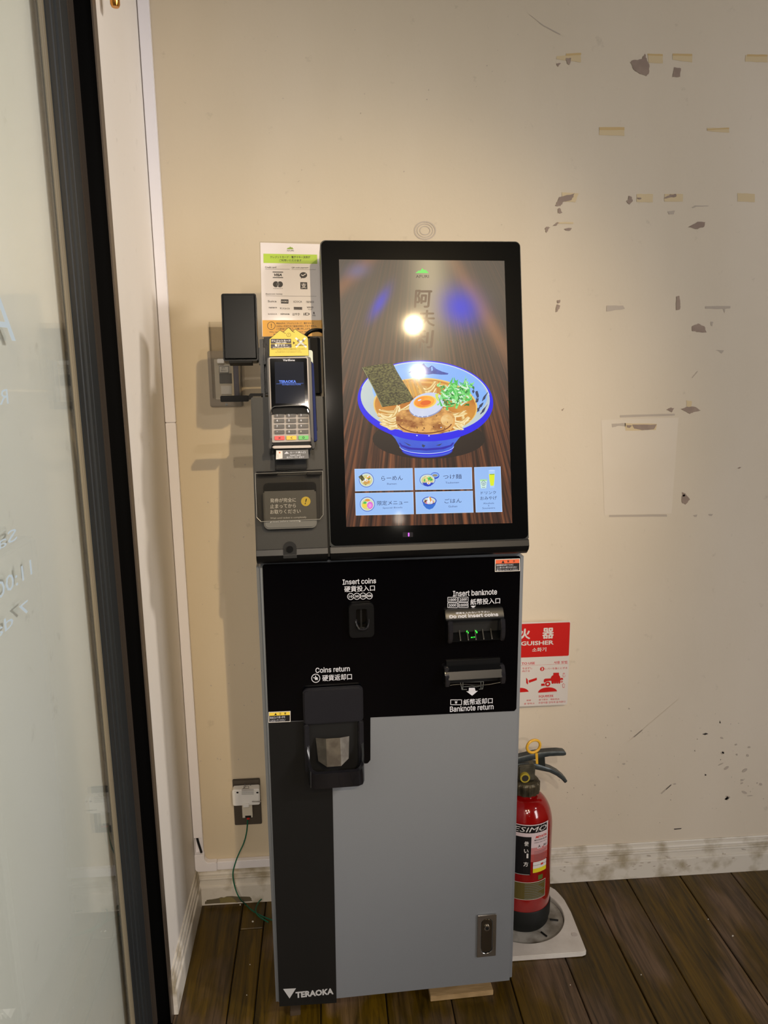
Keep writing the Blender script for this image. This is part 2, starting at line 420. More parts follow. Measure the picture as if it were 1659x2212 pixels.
# floor: dark bed, each board its own piece
floor = slab('floor', -0.2, X1+.12, Y1-.12, 0.12, -.06, -.010, mat('floor_gap', (12,9,6), .9), kind='structure')
def wood_mat():
    M = D.materials.new('stained_floorboard'); M.use_nodes = True; nt = M.node_tree; b = nt.nodes['Principled BSDF']
    b.inputs['Roughness'].default_value = .42; b.inputs['Specular IOR Level'].default_value = .4
    oi = nt.nodes.new('ShaderNodeObjectInfo'); g = nt.nodes.new('ShaderNodeNewGeometry')
    cmb = nt.nodes.new('ShaderNodeVectorMath'); cmb.operation = 'MULTIPLY_ADD'
    rv = nt.nodes.new('ShaderNodeCombineXYZ')
    for i in range(3): nt.links.new(oi.outputs['Random'], rv.inputs[i])
    cmb.inputs[1].default_value = (1,1,1); nt.links.new(g.outputs['Position'], cmb.inputs[0])
    sc = nt.nodes.new('ShaderNodeVectorMath'); sc.operation = 'SCALE'; sc.inputs['Scale'].default_value = 9
    nt.links.new(rv.outputs[0], sc.inputs[0]); nt.links.new(sc.outputs[0], cmb.inputs[2])
    mp = nt.nodes.new('ShaderNodeMapping'); mp.inputs['Scale'].default_value = (30, 1.7, 1); nt.links.new(cmb.outputs[0], mp.inputs[0])
    n1 = nt.nodes.new('ShaderNodeTexNoise'); n1.inputs['Scale'].default_value = 2.4; n1.inputs['Detail'].default_value = 10; n1.inputs['Roughness'].default_value = .68; n1.inputs['Distortion'].default_value = 1.1
    nt.links.new(mp.outputs[0], n1.inputs['Vector'])
    c1 = nt.nodes.new('ShaderNodeValToRGB'); c1.color_ramp.elements[0].position = .3; c1.color_ramp.elements[1].position = .72
    c1.color_ramp.elements[0].color = L3((40,32,22)); c1.color_ramp.elements[1].color = L3((126,100,76))
    nt.links.new(n1.outputs['Fac'], c1.inputs[0])
    n2 = nt.nodes.new('ShaderNodeTexNoise'); n2.inputs['Scale'].default_value = 9; n2.inputs['Detail'].default_value = 3
    mp2 = nt.nodes.new('ShaderNodeMapping'); mp2.inputs['Scale'].default_value = (1, .45, 1)
    nt.links.new(g.outputs['Position'], mp2.inputs[0]); nt.links.new(mp2.outputs[0], n2.inputs['Vector'])
    c2 = nt.nodes.new('ShaderNodeValToRGB'); c2.color_ramp.elements[0].position = .38; c2.color_ramp.elements[1].position = .52
    c2.color_ramp.elements[0].color = (0,0,0,1); c2.color_ramp.elements[1].color = (1,1,1,1)
    nt.links.new(n2.outputs['Fac'], c2.inputs[0])
    mx = nt.nodes.new('ShaderNodeMix'); mx.data_type = 'RGBA'; mx.blend_type = 'MULTIPLY'
    mx.inputs[7].default_value = (0.66, 0.60, 0.03, 1)
    nt.links.new(c2.outputs[0], mx.inputs['Factor']); nt.links.new(c1.outputs[0], mx.inputs[6])
    hs = nt.nodes.new('ShaderNodeHueSaturation'); ma = nt.nodes.new('ShaderNodeMath'); ma.operation = 'MULTIPLY_ADD'
    ma.inputs[1].default_value = .45; ma.inputs[2].default_value = .78
    nt.links.new(oi.outputs['Random'], ma.inputs[0]); nt.links.new(ma.outputs[0], hs.inputs['Value'])
    nt.links.new(mx.outputs[2], hs.inputs['Color']); nt.links.new(hs.outputs[0], b.inputs['Base Color'])
    bp = nt.nodes.new('ShaderNodeBump'); bp.inputs['Strength'].default_value = .35; bp.inputs['Distance'].default_value = .002
    nt.links.new(n1.outputs['Fac'], bp.inputs['Height']); nt.links.new(bp.outputs[0], b.inputs['Normal'])
    return M
M_WOOD = wood_mat()
seams = [0.0, .113, .170, .309, .448, .587, .726, .865, 1.0, 1.107, 1.251, 1.390]
while seams[-1] < X1: seams.append(seams[-1]+.14)
fr0 = Frame((0,0,0), (1,0,0), (0,1,0)); far = bmesh.new()
for i in range(len(seams)-1):
    a, b = seams[i]+.0012, min(seams[i+1], X1)-.0012
    if b-a < .01: continue
    ends = [0.0]; y = -random.uniform(.35, 1.5)
    if i == 1: y = -.10
    while y > -2.9: ends.append(y); y -= random.uniform(.9, 1.7)
    ends.append(-2.9)
    for k in range(len(ends)-1):
        z = random.uniform(-.0012, .0)
        add('floorboard', box(fr0, a, b, ends[k+1]+.0012, ends[k]-.0012, -.0098, z, bevel=.0016, segs=1), M_WOOD, floor)
    box(fr0, a, b, Y1, -2.9-.0012, -.0098, -.0005, bm=far)
add('floorboard_field', far, M_WOOD, floor, kind='stuff')
# boards seen under the door, left of the room's own boards
slab('door_sill', -0.0468, -0.001, -2.05, -0.335, -.0095, -.001, M_FRAMEB, kind='structure')

# baseboards with a moulded profile
PROF = [(0,0),(.018,0),(.018,.0485),(.0165,.0520),(.0115,.0530),(.0105,.0670),(.0150,.0690),(.0165,.0720),(.0150,.0755),(.0085,.0765),(.0085,.0785),(.0125,.0800),(.0130,.0840),(.0100,.0880),(.0060,.0890),(.0060,.0965),(.0040,.0985),(0,.0985)]
def skirting(name, a, b, out, miter_a=0, miter_b=0, **k):
    a, b, out = Vector(a), Vector(b), Vector(out); d = (b-a).normalized(); bm = bmesh.new()
    A = [bm.verts.new(a+out*p*.6+Vector((0,0,z))+d*p*.6*miter_a) for p, z in PROF]; B = [bm.verts.new(b+out*p*.6+Vector((0,0,z))-d*p*.6*miter_b) for p, z in PROF]
    n = len(PROF)
    for i in range(n): bm.faces.new((A[i], A[(i+1)%n], B[(i+1)%n], B[i]))
    bm.faces.new(A[::-1]); bm.faces.new(B); return add(name, bm, M_BASE, kind='structure', **k)
bb_back = skirting('baseboard_back', (0,0,0), (X1,0,0), (0,-1,0), miter_a=1)
bb_left = skirting('baseboard_left', (0,-.335,0), (0,0,0), (1,0,0), miter_b=1)

# ------------------------------------------------------------------ marks on the back wall
M_PEEL = mat('bare_plaster_patch', (150,132,120), .8, noise=30, rgb2=(164,146,132))
M_TAPE = mat('tape_residue', (212,192,152), .6)
M_TAPED = mat('tape_residue_edge', (204,176,124), .6)
M_GHOST = mat('paler_paint', (216,204,185), .55, noise=3, rgb2=(221,210,193))
M_SMEAR = mat('grey_smear', (186,174,160), .7)
M_MARK = mat('dark_scuff', (52,44,42), .7)
c5 = lambda x, y: (1000+x/2.517, y/2.517)
c6 = lambda x, y: (1100+x/2.968, 560+y/2.968)
c7 = lambda x, y: (1100+x/2.968, 1500+y/2.968)
def rag(pts, j, n=4):
    out = []
    for i in range(len(pts)):
        a, b = pts[i], pts[(i+1) % len(pts)]
        for k in range(n):
            t = k/n; out.append((a[0]+(b[0]-a[0])*t+random.uniform(-j,j)*(k > 0), a[1]+(b[1]-a[1])*t+random.uniform(-j,j)*(k > 0)))
    return out
cv = Canvas(WALL, .0003, .0001, c6)
for q in ([(590,1030),(1085,1015),(1040,1630),(610,1640)],): cv.poly(q, M_GHOST, 0)
cv.conv = None
cv.build('repainted_patch', wall_back, 'faint paler rectangles where posters hung')
def marks(name, mt, conv, polys, j=2.5, label=None):
    lift_ = {'tape_mark': .0006, 'tape_edge': .0008, 'peeled_patch': .0011}[name]
    for q in polys:
        c = Canvas(WALL, lift_, .0001, conv); c.poly(rag(q, j), mt, 0); c.build(name, wall_back, label)
marks('tape_mark', M_TAPE, c5, [[(508,306),(640,292),(640,340),(508,322)], [(1003,292),(1086,294),(1086,345),(1010,343)],
     [(1140,292),(1246,294),(1246,340),(1140,325)], [(1535,300),(1655,300),(1655,340),(1535,335)], [(741,692),(877,692),(877,740),(741,735)],
     [(1327,696),(1447,694),(1447,722),(1327,712)], [(537,1046),(630,1052),(610,1100),(540,1095)], [(945,1055),(1032,1055),(1032,1100),(945,1098)],
     [(1095,1055),(1195,1055),(1195,1096),(1095,1096)], [(1492,1050),(1586,1055),(1586,1100),(1492,1096)], [(510,1208),(600,1208),(600,1218),(505,1218)]], 1.5)
marks('tape_edge', M_TAPED, c5, [[(560,292),(642,288),(642,300),(560,304)], [(1004,292),(1086,296),(1086,305),(1004,302)], [(1140,292),(1246,294),(1246,305),(1140,304)],
     [(741,692),(877,692),(877,708),(741,708)], [(1327,702),(1447,694),(1447,702),(1327,708)], [(1545,296),(1655,298),(1655,308),(1545,308)]], 1)
marks('peeled_patch', M_PEEL, c5, [[(922,328),(975,322),(988,292),(1000,330),(1012,350),(1010,400),(995,415),(960,402),(930,380),(908,340)],
     [(1148,366),(1184,372),(1180,418),(1138,420),(1144,390)], [(558,318),(588,316),(578,354),(565,345)], [(508,345),(532,345),(515,366)],
     [(523,1072),(606,1052),(590,1088),(548,1096),(530,1120),(503,1120),(510,1100)], [(900,1066),(916,1070),(922,1094),(905,1112),(888,1094),(898,1088)],
     [(1092,1078),(1125,1056),(1160,1056),(1158,1070),(1110,1078)], [(1224,1236),(1275,1206),(1316,1208),(1310,1234),(1276,1246)],
     [(446,1246),(455,1232),(474,1236),(462,1250),(456,1266)], [(488,1228),(515,1208),(525,1212),(505,1228)], [(552,1244),(590,1240),(585,1252),(558,1252)],
     [(516,1135),(528,1133),(540,1157),(516,1160)], [(945,1076),(970,1076),(965,1084),(950,1084)]], 2.5)
marks('peeled_patch', M_PEEL, c6, [[(297,338),(305,290),(325,295),(322,315),(305,338)], [(308,262),(328,260),(325,280),(310,285)], [(1070,240),(1090,235),(1096,290),(1094,320),(1070,326)],
     [(1172,430),(1210,412),(1250,430),(1264,470),(1215,466),(1172,460)], [(1006,965),(1035,950),(1056,955),(1040,982),(1025,970)],
     [(1100,960),(1140,945),(1190,946),(1227,968),(1180,980),(1158,992),(1140,980)], [(788,1060),(945,1058),(925,1090),(850,1096),(800,1085)],
     [(750,1062),(785,1065),(768,1082),(755,1078)], [(1105,1520),(1128,1500),(1158,1540),(1128,1572),(1108,1560)], [(1108,1490),(1122,1500),(1128,1520),(1112,1520)],
     [(1463,1340),(1475,1330),(1488,1332),(1470,1343)], [(335,965),(350,955),(342,972)]], 2.5)
marks('tape_mark', M_TAPE, c6, [[(1135,905),(1170,910),(1168,948),(1138,945)], [(740,1050),(945,1055),(940,1095),(745,1098)]], 2)
sm = Canvas(WALL, .0006, .0001, c6)
for q in ([(625,297),(730,297),(740,318),(622,335)], [(1255,302),(1418,300),(1416,315),(1385,318),(1380,345),(1370,318),(1258,318)], [(1322,582),(1378,585),(1360,606),(1345,590)],
          [(710,1000),(1060,990),(1060,1002),(710,1014)], [(1180,1640),(1205,1636),(1200,1652),(1186,1650)], [(1275,1635),(1305,1632),(1298,1645),(1282,1645)],
          [(640,1640),(1010,1635),(1010,1650),(640,1652)], [(1170,760),(1206,716),(1208,720),(1174,762)], [(1290,400),(1308,402),(1300,430),(1292,424)], [(655,1055),(745,1050),(745,1072),(700,1068),(660,1078)]):
    sm.poly(rag(q, 1.5), M_SMEAR, 0)
sm.conv = c5
for q in ([(1243,1128),(1262,1117),(1335,1118),(1334,1122),(1268,1124),(1250,1132)], [(1112,1150),(1152,1145),(1145,1166),(1120,1166)], [(355,75),(440,138),(530,186),(528,190),(436,142)]): sm.poly(rag(q, 1.2), M_SMEAR, 0)
# old fixing hole above the monitor
sm.conv = None
for rx, t in ((24,3),(18,2),(12,2)): sm.ring(918, 498, rx, rx*.85, t, M_SMEAR, 0, n=22)
sm.build('smear', wall_back, 'grey smears and a rubbed round fixing mark')
dk = Canvas(WALL, .0008, .0001, c7)
for q in ([(1237,254),(1260,246),(1276,252),(1254,260)], [(1350,165),(1356,184),(1348,184)], [(1254,508),(1266,516),(1254,522)], [(1398,652),(1380,672),(1392,676),(1410,664)], [(1055,860),(1105,856),(1100,862),(1058,866)]):
    dk.poly(q, M_MARK, 0)
for _ in range(70):
    x, y = random.uniform(300,1640), random.uniform(90,860)**1; r = random.uniform(.8, 2.6) if random.random() < .8 else random.uniform(3, 6)
    dk.ell(x, y, r*random.uniform(.7,2.2), r, M_MARK if r < 2 else M_SMEAR, 0, rot=random.uniform(0,180), n=7)
for a, b, w in (((760,305),(1090,25),2.0), ((800,272),(852,228),7), ((975,635),(1038,578),7), ((935,795),(1130,795),2.5)):
    dk.line([a, b], w/2.968, M_SMEAR if w > 3 else M_GHOST, 1)
dk.line([(1005,608),(1036,580)], 1.3, M_MARK, 1)
for _ in range(16): dk.ell(random.uniform(1350,1630), random.uniform(180,760), random.uniform(5,20), random.uniform(3,9), M_SMEAR, 0, rot=random.uniform(-40,60), n=9)
dk.conv = None
for _ in range(26): dk.ell(random.uniform(430,560), random.uniform(920,1850), random.uniform(.8,2.5), random.uniform(.6,1.6), M_SMEAR, 0, rot=random.uniform(0,180), n=7)
for _ in range(26): dk.ell(random.uniform(560,1130), random.uniform(60,510), random.uniform(.6,1.6), random.uniform(.5,1.2), M_SMEAR, 0, rot=random.uniform(0,180), n=7)
dk.build('scuff', wall_back, 'dark scuffs, nicks and scratches low on the wall', kind='stuff')
# nicks on the baseboard front, grime where the board meets the floor
ns = Canvas(Frame((0,-.0112,0), (1,0,0), (0,0,1)), .0002, .0001)
M_GRIME = mat('grime', (104,94,72), .8); M_WHT2 = mat('dust_white', (225,222,214), .7)
for _ in range(30):
    x = random.uniform(1200,1650); ns.ell(x, 1868-(x-1200)*.06+random.uniform(-10,26), random.uniform(1,5), random.uniform(.6,1.6), M_SMEAR, 0, rot=random.uniform(-20,20), n=8)
ns.poly(rag([(443,1953),(446,1944),(472,1940),(490,1936),(540,1937),(545,1946),(520,1949)], 1.6), M_GRIME, 1)
ns.poly(rag([(476,1951),(474,1940),(500,1938),(514,1950)], 1.6), mat('grime_olive', (128,116,72), .8), 2)
ns.build('grime', bb_back, 'grey and olive grime at the foot of the board', kind='stuff')
fl = Canvas(FLOORF, .0006, .0001)
for x, y, r in ((546,1991,2.2),(519,1955,1.6),(1583,2022,2),(1385,2106,1.4),(540,2084,1.2),(533,2150,1.2),(1232,2128,1.2),(1530,1986,1.4)): fl.ell(x, y, r, r, M_WHT2, 0, n=6)
fl.build('crumb', floor, kind='stuff')

# ------------------------------------------------------------------ sliding glass door at the left
door = empty('door_1', None, None, (0,-.335,0), 0, kind='structure'); door['label'] = 'glass door with charcoal and black metal frame and mirrored white lettering'
def stile(name, prof, mt, label=None):
    """profile points (y, x) swept from floor to ceiling"""
    bm = bmesh.new(); A = [bm.verts.new((x, y, 0.0)) for y, x in prof]; B = [bm.verts.new((x, y, H)) for y, x in prof]; n = len(prof)
    for i in range(n): bm.faces.new((A[i], A[(i+1)%n], B[(i+1)%n], B[i]))
    bm.faces.new(A); bm.faces.new(B[::-1]); return add(name, bm, mt, door, label)
stile('door_jamb', [(-.3500,-.0468),(-.3500,-.0005),(-.3350,-.0005),(-.3350,-.0468)], M_FRAMEB, 'black jamb')
stile('jamb_trim', [(-.3555,-.0004),(-.3555,.0022),(-.3345,.0022),(-.3345,-.0004)], M_ALU, 'dull brown trim strip')
stile('jamb_trim', [(-.386,-.046),(-.386,-.0285),(-.378,-.0285),(-.378,-.0300),(-.376,-.0300),(-.376,-.0285),(-.3502,-.0285),(-.3502,-.046)], M_ALU, 'dull brown trim strip')
stile('door_stile', [(-.500,-.042),(-.500,-.0275),(-.497,-.0265),(-.480,-.0265),(-.478,-.0285),(-.476,-.0255),(-.464,-.0255),(-.462,-.0285),(-.459,-.0285),(-.457,-.0235),
                     (-.444,-.0230),(-.441,-.0262),(-.438,-.0262),(-.436,-.0240),(-.402,-.0240),(-.400,-.0300),(-.3862,-.0300),(-.3862,-.042)], M_FRAME, 'charcoal ribbed stile')
stile('glazing_bead', [(-.5085,-.0338),(-.5085,-.0322),(-.508,-.0305),(-.507,-.0305),(-.505,-.0290),(-.5002,-.0280),(-.5002,-.0338)], mat('bead_beige', (120,110,90), .5), 'thin beige glazing bead')
stile('door_stile', [(-2.05,-.046),(-2.05,-.0235),(-1.94,-.0235),(-1.94,-.046)], M_FRAME, 'charcoal stile')
FZ0 = Frame((0,0,0),(1,0,0),(0,1,0))
add('door_rail', box(FZ0, -.046, -.0235, -1.94, -.5087, 0, .06), M_FRAME, door)
add('door_rail', box(FZ0, -.046, -.0235, -1.94, -.5087, H-.09, H), M_FRAME, door)
pane = add('glass_pane', box(FZ0, -.0375, -.0330, -1.94, -.5087, .060, H-.09), M_GLASS, door)
# lettering on the outer face, so it reads backwards from inside
GL = Frame((-.0328,0,0), (0,-1,0), (0,0,1)); GL.N = Vector((1,0,0))
lt = Canvas(GL, .0002, .0001); M_LET = mat('pale_blue_lettering', (198,216,228), .6)
def gtext(body, px, py, hpx, wm, bold=0.0):
    """first letter's centre at the photograph point; letters run towards the entrance"""
    vs, fs, asp = glyphs(body, bold); ku, kv = GL.scale(px, py); u, v = GL.p(px, py); h = hpx*kv; w = wm
    b = len(lt.V)
    for x, y, q_ in vs: lt.V.append(GL.w(u+(x+.5)*w, v+y*h, lt.z(0)+q_))
    k = lt.mi(M_LET)
    for f in fs: lt.Fc.append(tuple(b+i for i in f)); lt.MI.append(k)
gtext('A', 29, 690, 92, .080)
gtext('R', 17, 856, 32, .026)
gtext('Sang', 36, 1156, 36, .125)
gtext('11:00am', 68, 1224, 34, .175)
gtext('7 days a', 61, 1312, 36, .20)
lt.build('lettering', pane, 'pale blue mirrored letters and opening hours')

# brass hook high on the left wall
hk = empty('brass_hook', 'small brass hook end hanging at the top edge of the left wall', 'hook', (.0,-.305,2.01))
HY, HZ = -.307, 1.911
add('hook_stem', lathe(.026, HY, [(0,HZ),(.0060,HZ),(.0078,HZ+.004),(.0078,HZ+.030),(.005,HZ+.035),(.005,HZ+.075),(0,HZ+.075)], 20), mat('brass', (214,150,72), .22, metal=1), hk, smooth=True)
add('hook_arm', tube([(0.0,HY,HZ+.07),(.026,HY,HZ+.07)], .005, 12), MATS['brass'], hk, smooth=True)
add('back_plate', box(LEFT, HY-.018, HY+.018, HZ+.045, HZ+.095, 0, .003, .001), MATS['brass'], hk)

# ------------------------------------------------------------------ cable trunking in the corner
tr = empty('cable_trunking', 'white square plastic cable trunking up the corner and along above the baseboard', 'trunking', (.012,0,.1))
M_TRK = mat('trunking_white', (236,232,234), .38)
add('vertical_cover', box(WALL, .0015, .0235, 1.2105, H, 0, .014, .0012), M_TRK, tr)
add('vertical_cover', box(WALL, .0015, .0232, .192, 1.2098, 0, .014, .0012), M_TRK, tr)
bm = box(WALL, .0015, .023, .1460, .192, 0, .0015); box(WALL, .0015, .0030, .146, .192, .0015, .011, bm=bm); box(WALL, .0215, .023, .146, .192, .0015, .011, bm=bm)
add('trunking_base', bm, M_TRK, tr)
add('cable', tube([(.0075,-.006,.195),(.010,-.006,.178),(.016,-.006,.150),(.017,-.006,.140)], .0028, 10), mat('cable_black', (10,10,11), .5), tr, smooth=True)
el = [(.001,.1465),(.001,.105),(.006,.0995),(.054,.0995),(.054,.1235),(.032,.1235),(.0245,.131),(.0245,.1465)]
add('elbow', prism(WALL, el, 0, .0165, .0015), M_TRK, tr)
add('horizontal_cover', box(WALL, .0545, .42, .1005, .1225, 0, .014, .0014), M_TRK, tr)

# ------------------------------------------------------------------ steel switch plate
sw = empty('switch_plate', 'steel wall plate with white switch and labelled insert behind the black reader box', 'switch', (.134,0,1.303))
x0, x1, z0, z1 = .0987, .1690, 1.2425, 1.3630
add('plate', prism(WALL, rr(x0,x1,z0,z1,.004), .0005, .006, .0022), M_PLATE, sw)
add('insert_frame', prism(WALL, rr(.1125,.1525,1.2585,1.3455,.002), .0061, .0078, .0008), M_IVORY, sw)
add('side_strip', box(WALL, .1530,.1640,1.2585,1.3460,.0061,.0072), mat('blue_grey', (88,90,112), .5), sw)
add('label_window', prism(WALL, rr(.1225,.1450,1.3170,1.3330,.001), .0079, .0095, .0005), M_WHITEP, sw)
add('blank_module', box(WALL, .1225,.1495,1.293,1.315,.0079,.0086,.0003), M_DGREY, sw)
add('rocker', prism(WALL, rr(.1250,.1480,1.270,1.2885,.001), .0079, .0125, .0012), M_WHITEP, sw)
c = Canvas(WALL, .0097, .0001); c.frame(475,791,495,805, 1.2, M_DGREY); c.text('換気', 483.5,794.5, 8,3.4, M_DGREY); c.text('電気灯', 485,800, 12,3.6, M_DGREY)
c.build('print', sw)
add('screw', lathe(0,0,[(0,.0)]) if False else tube([WALL.w(.1345,1.2475,.006), WALL.w(.1345,1.2475,.0075)], .0028, 14), M_CHROME, sw, 'chrome screw')
ac = empty('acrylic_holder', 'clear acrylic sheet holder standing up from the steel switch plate', 'holder', (.13,0,1.27))
bm = box(WALL, .107,.178,1.262,1.424,.016,.0175,.0004); add('clear_front', bm, M_CLEAR, ac)
bm = box(WALL, .1035,.178,1.340,1.4135,.0005,.0020); add('clear_back', bm, M_CLEAR, ac)
bm = box(WALL, .107,.1085,1.262,1.424,.002,.016); add('clear_side', bm, M_CLEAR, ac)
ls = add('label_clip', box(WALL, .1215,.136,1.337,1.346,.018,.024,.001), M_WHITEP, ac)

# ------------------------------------------------------------------ low outlet with adapter and green cable
ot = empty('wall_outlet', 'dark steel outlet plate with white plug cover low on the back wall', 'outlet', (.135,0,.28))
add('plate', prism(WALL, rr(.1020,.1685,.2155,.3400,.003), .0005, .006, .002), mat('dark_plate', (92,84,74), .42, metal=.5), ot)
wbx = add('adapter', prism(WALL, rr(.1035,.1685,.2830,.3260,.005), .0061, .030, .003), M_WHITEP, ot, 'white adapter box')
c = Canvas(WALL.off(.030), .0003, .0001)
for x in (529,541): c.ell(x,1695,1.8,1.6,M_DGREY)
for x in (513,556): c.ell(x,1712,2.6,1.8,M_DARK)
for k in range(6): c.line([(522,1705+k*2.2),(548,1704.6+k*2.2)], .7, M_DGREY)
c.frame(527,1698,537,1703,.8,M_DGREY); c.line([(524,1704),(531,1699)], .9, M_DGREY)
c.build('print', wbx)
add('latch', prism(WALL, rr(.1285,.1425,.282,.290,.001), .0301, .035, .0008), M_WHITEP, ot)
add('metal_lever', tube([WALL.w(.150,.2965,.034), WALL.w(.171,.2955,.034)], .0012, 8), M_CHROME, ot, 'thin chrome lever')
add('jack', prism(WALL, rr(.1235,.1480,.2430,.2835,.001), .0061, .018, .0008), M_IVORY, ot)
add('jack_slot', box(WALL, .130,.1445,.2433,.249,.0181,.0186), M_DARK, ot)
lan = empty('network_cable', 'thin green cable with red plug hanging from the outlet to the floor', 'cable', (.13,-.03,.0))
add('plug', box(WALL, .1335,.1405,.2370,.2475,.0105,.0175,.001), mat('plug_red', (190,40,28), .5), lan, 'red plug')
def wp(px, py, y): 
    u, v = Frame((0,y,0),(1,0,0),(0,0,1)).p(px, py); return (u, y, v)
cab = [wp(535,1766,-.014), wp(533,1795,-.018), wp(527,1820,-.024), wp(517,1842,-.032), wp(509,1862,-.038), wp(503,1888,-.045), wp(508,1918,-.052), wp(518,1941,-.058)]
cab += [(*FLOORF.p(*q), .003) for q in ((531,1956),(541,1966),(558,1977),(580,1987))] + [(.235,-.105,.003)]
cab = [Vector((p[0], p[1], max(p[2], .0030))) for p in cab]
loop = [(.23,-.012,.0075), (*FLOORF.p(574,1944), .0075), (*FLOORF.p(555,1962), .0075), (*FLOORF.p(556,1982), .0080), (*FLOORF.p(580,1998), .0075)]
M_GRN = mat('cable_green', (10,92,66), .45)
add('cable', tube(spline(cab, 8), .0016, 8), M_GRN, lan, smooth=True)
add('cable', tube(spline(loop, 8), .0016, 8), M_GRN, lan, smooth=True)
# ------------------------------------------------------------------ ticket machine
tm = empty('ticket_machine', 'tall silver and black ticket vending machine with lit noodle menu touch screen', 'vending machine', tuple(MP0), MWR)
def uprof(pts, u0, u1, bevel=0.0):
    """side outline (e forward, z up) swept across the machine"""
    b = bmesh.new(); A = [b.verts.new(MP0+MU*u0+MN*e+Vector((0,0,z))) for e, z in pts]; B = [b.verts.new(MP0+MU*u1+MN*e+Vector((0,0,z))) for e, z in pts]; n = len(pts)
    for i in range(n): b.faces.new((A[i], A[(i+1)%n], B[(i+1)%n], B[i]))
    b.faces.new(A[::-1]); b.faces.new(B); bmesh.ops.recalc_face_normals(b, faces=b.faces)
    if bevel: bmesh.ops.bevel(b, geom=[e for e in b.edges if e.calc_face_angle(0) > .9], offset=bevel, segments=2, affect='EDGES', clamp_overlap=True)
    return b
TW = 0.5032
add('cabinet_body', box(MF, 0, TW, .030, .9815, -.29, 0, .0075, 3), M_SILVER, tm, smooth=True)
bm = box(MF, .03, .47, .014, .0299, -.27, -.03)
for u in (.03, .45):
    for w in (-.255, -.05): tube([MF.w(u+.01, .0, w), MF.w(u+.01, .0139, w)], .014, 14, bm=bm)
add('plinth', bm, M_DARK, tm)
P = lambda x, y: MF.p(x, y)
up = [P(570,1219), P(1120,1200.5), P(1124,1204), P(1115,1530), P(1111,1535), P(800,1549), P(800,1641), P(794,1648), P(718,1652), P(720,1553), P(580,1559), P(567,1223)]
add('upper_panel', prism(MF, up, 0, .0022, .0006), M_PANEL, tm, 'black glossy upper panel')
lo = [P(580.2,1560.5), P(655,1557), P(718,1654), P(727,2165.5), P(603.5,2174.5)]
lo = [P(580.2,1560.5), P(717,1554.5), P(717.5,1660), P(727,2165), P(603.5,2173)]
add('lower_strip', prism(MF, lo, 0, .0020, .0005), mat('black_strip', (20,20,20), .35, spec=.45), tm, 'black strip down the left side')
# print on the panel
pc = Canvas(MF, .0024, .0001)
B_ = 0.012
pc.text('Insert coins', 776, 1255, 72, 11.5, M_WPRINT, bold=B_)
pc.text('硬貨投入口', 776.5, 1270.5, 66, 13, M_WPRINT, bold=.018)
for k, s_ in enumerate(('10','50','100','500')):
    x = 757.2+k*13.4; y = 1287.6-k*.45
    pc.ring(x, y, 7.3, 7.3, 1.2, M_WPRINT, 1, n=28); pc.text(s_, x+.2, y, 8 if k < 2 else 10.5, 5.2, M_WPRINT, bold=.02)
pc.build('coin_print', tm); pc = Canvas(MF, .0024, .0001)
pc.text('Coins return', 718.5, 1445, 74, 11.5, M_WPRINT, bold=B_)
pc.ring(682, 1464, 9.6, 9.6, 1.5, M_WPRINT, 1); pc.text('¥', 682.5, 1464, 8, 10, M_WPRINT, bold=.03, rot=.7)
pc.text('硬貨返却口', 728, 1462, 64, 13.5, M_WPRINT, bold=.018)
pc.build('coin_return_print', tm); pc = Canvas(MF, .0024, .0001)
pc.text('Insert banknote', 1025.5, 1279.5, 95, 12, M_WPRINT, bold=B_)
for (a, b, s_) in ((977,1294.6,'1000'),(1000.2,1294,'2000'),(977,1306.6,'5000'),(1000.2,1306,'10000')):
    pc.frame(a-10.3, b-5.2, a+10.3, b+5.0, 1.1, M_WPRINT, 1); pc.text(s_, a, b, 15.5 if len(s_) < 5 else 18, 5.8, M_WPRINT, bold=.015)
pc.text('紙幣投入口', 1047.5, 1298, 64, 13, M_WPRINT, bold=.018)
pc.poly([(1016,1308),(1027.5,1307.3),(1021.5,1313)], M_WPRINT, 1)
pc.build('banknote_print', tm); pc = Canvas(MF, .0024, .0001)
M_PR2 = mat('grey_print', (110,114,112), .5)
pc.poly([(1008,1485),(1030.5,1484.4),(1024,1492),(1027,1492),(1031.5,1492)], M_WPRINT, 1) if False else None
pc.poly([(1012.3,1484.7),(1024.8,1484.3),(1026.5,1491.2),(1031.5,1491.2),(1019.3,1501.6),(1006.7,1492.2),(1011.6,1491.8)], M_WPRINT, 2)
for q in ([(994,1473),(1044,1471.3)], [(994,1473),(997.5,1488.5),(1008,1488)], [(1044,1471.3),(1042,1487),(1034,1487.6)], [(999.5,1473),(999,1487)], [(1038,1472),(1038.5,1486)],
          [(1001,1482.5),(1010,1482),(1019,1481),(1028,1482.5),(1036,1481)]): pc.line(q, 1.0, M_PR2, 1)
pc.frame(973, 1510.5, 996.5, 1521, 1.3, M_WPRINT, 1); pc.text('¥', 984.6, 1515.8, 6, 6.5, M_WPRINT, bold=.02)
pc.text('紙幣返却口', 1032, 1514, 63, 13, M_WPRINT, bold=.018)
pc.text('Banknote return', 1018.5, 1528, 94, 11.8, M_WPRINT, bold=B_)
pc.build('banknote_return_print', tm)
# logo at the foot of the strip
lg = Canvas(MF, .0022, .0001); M_LOGO = mat('silver_print', (208,208,208), .35, metal=.3)
lg.poly([(611.5,2134.5),(639.5,2133),(625.5,2155)], M_LOGO); lg.text('TERAOKA', 679.5, 2143.3, 82, 13.5, M_LOGO, bold=.045)
lg.build('logo', tm, 'silver triangle and maker name')
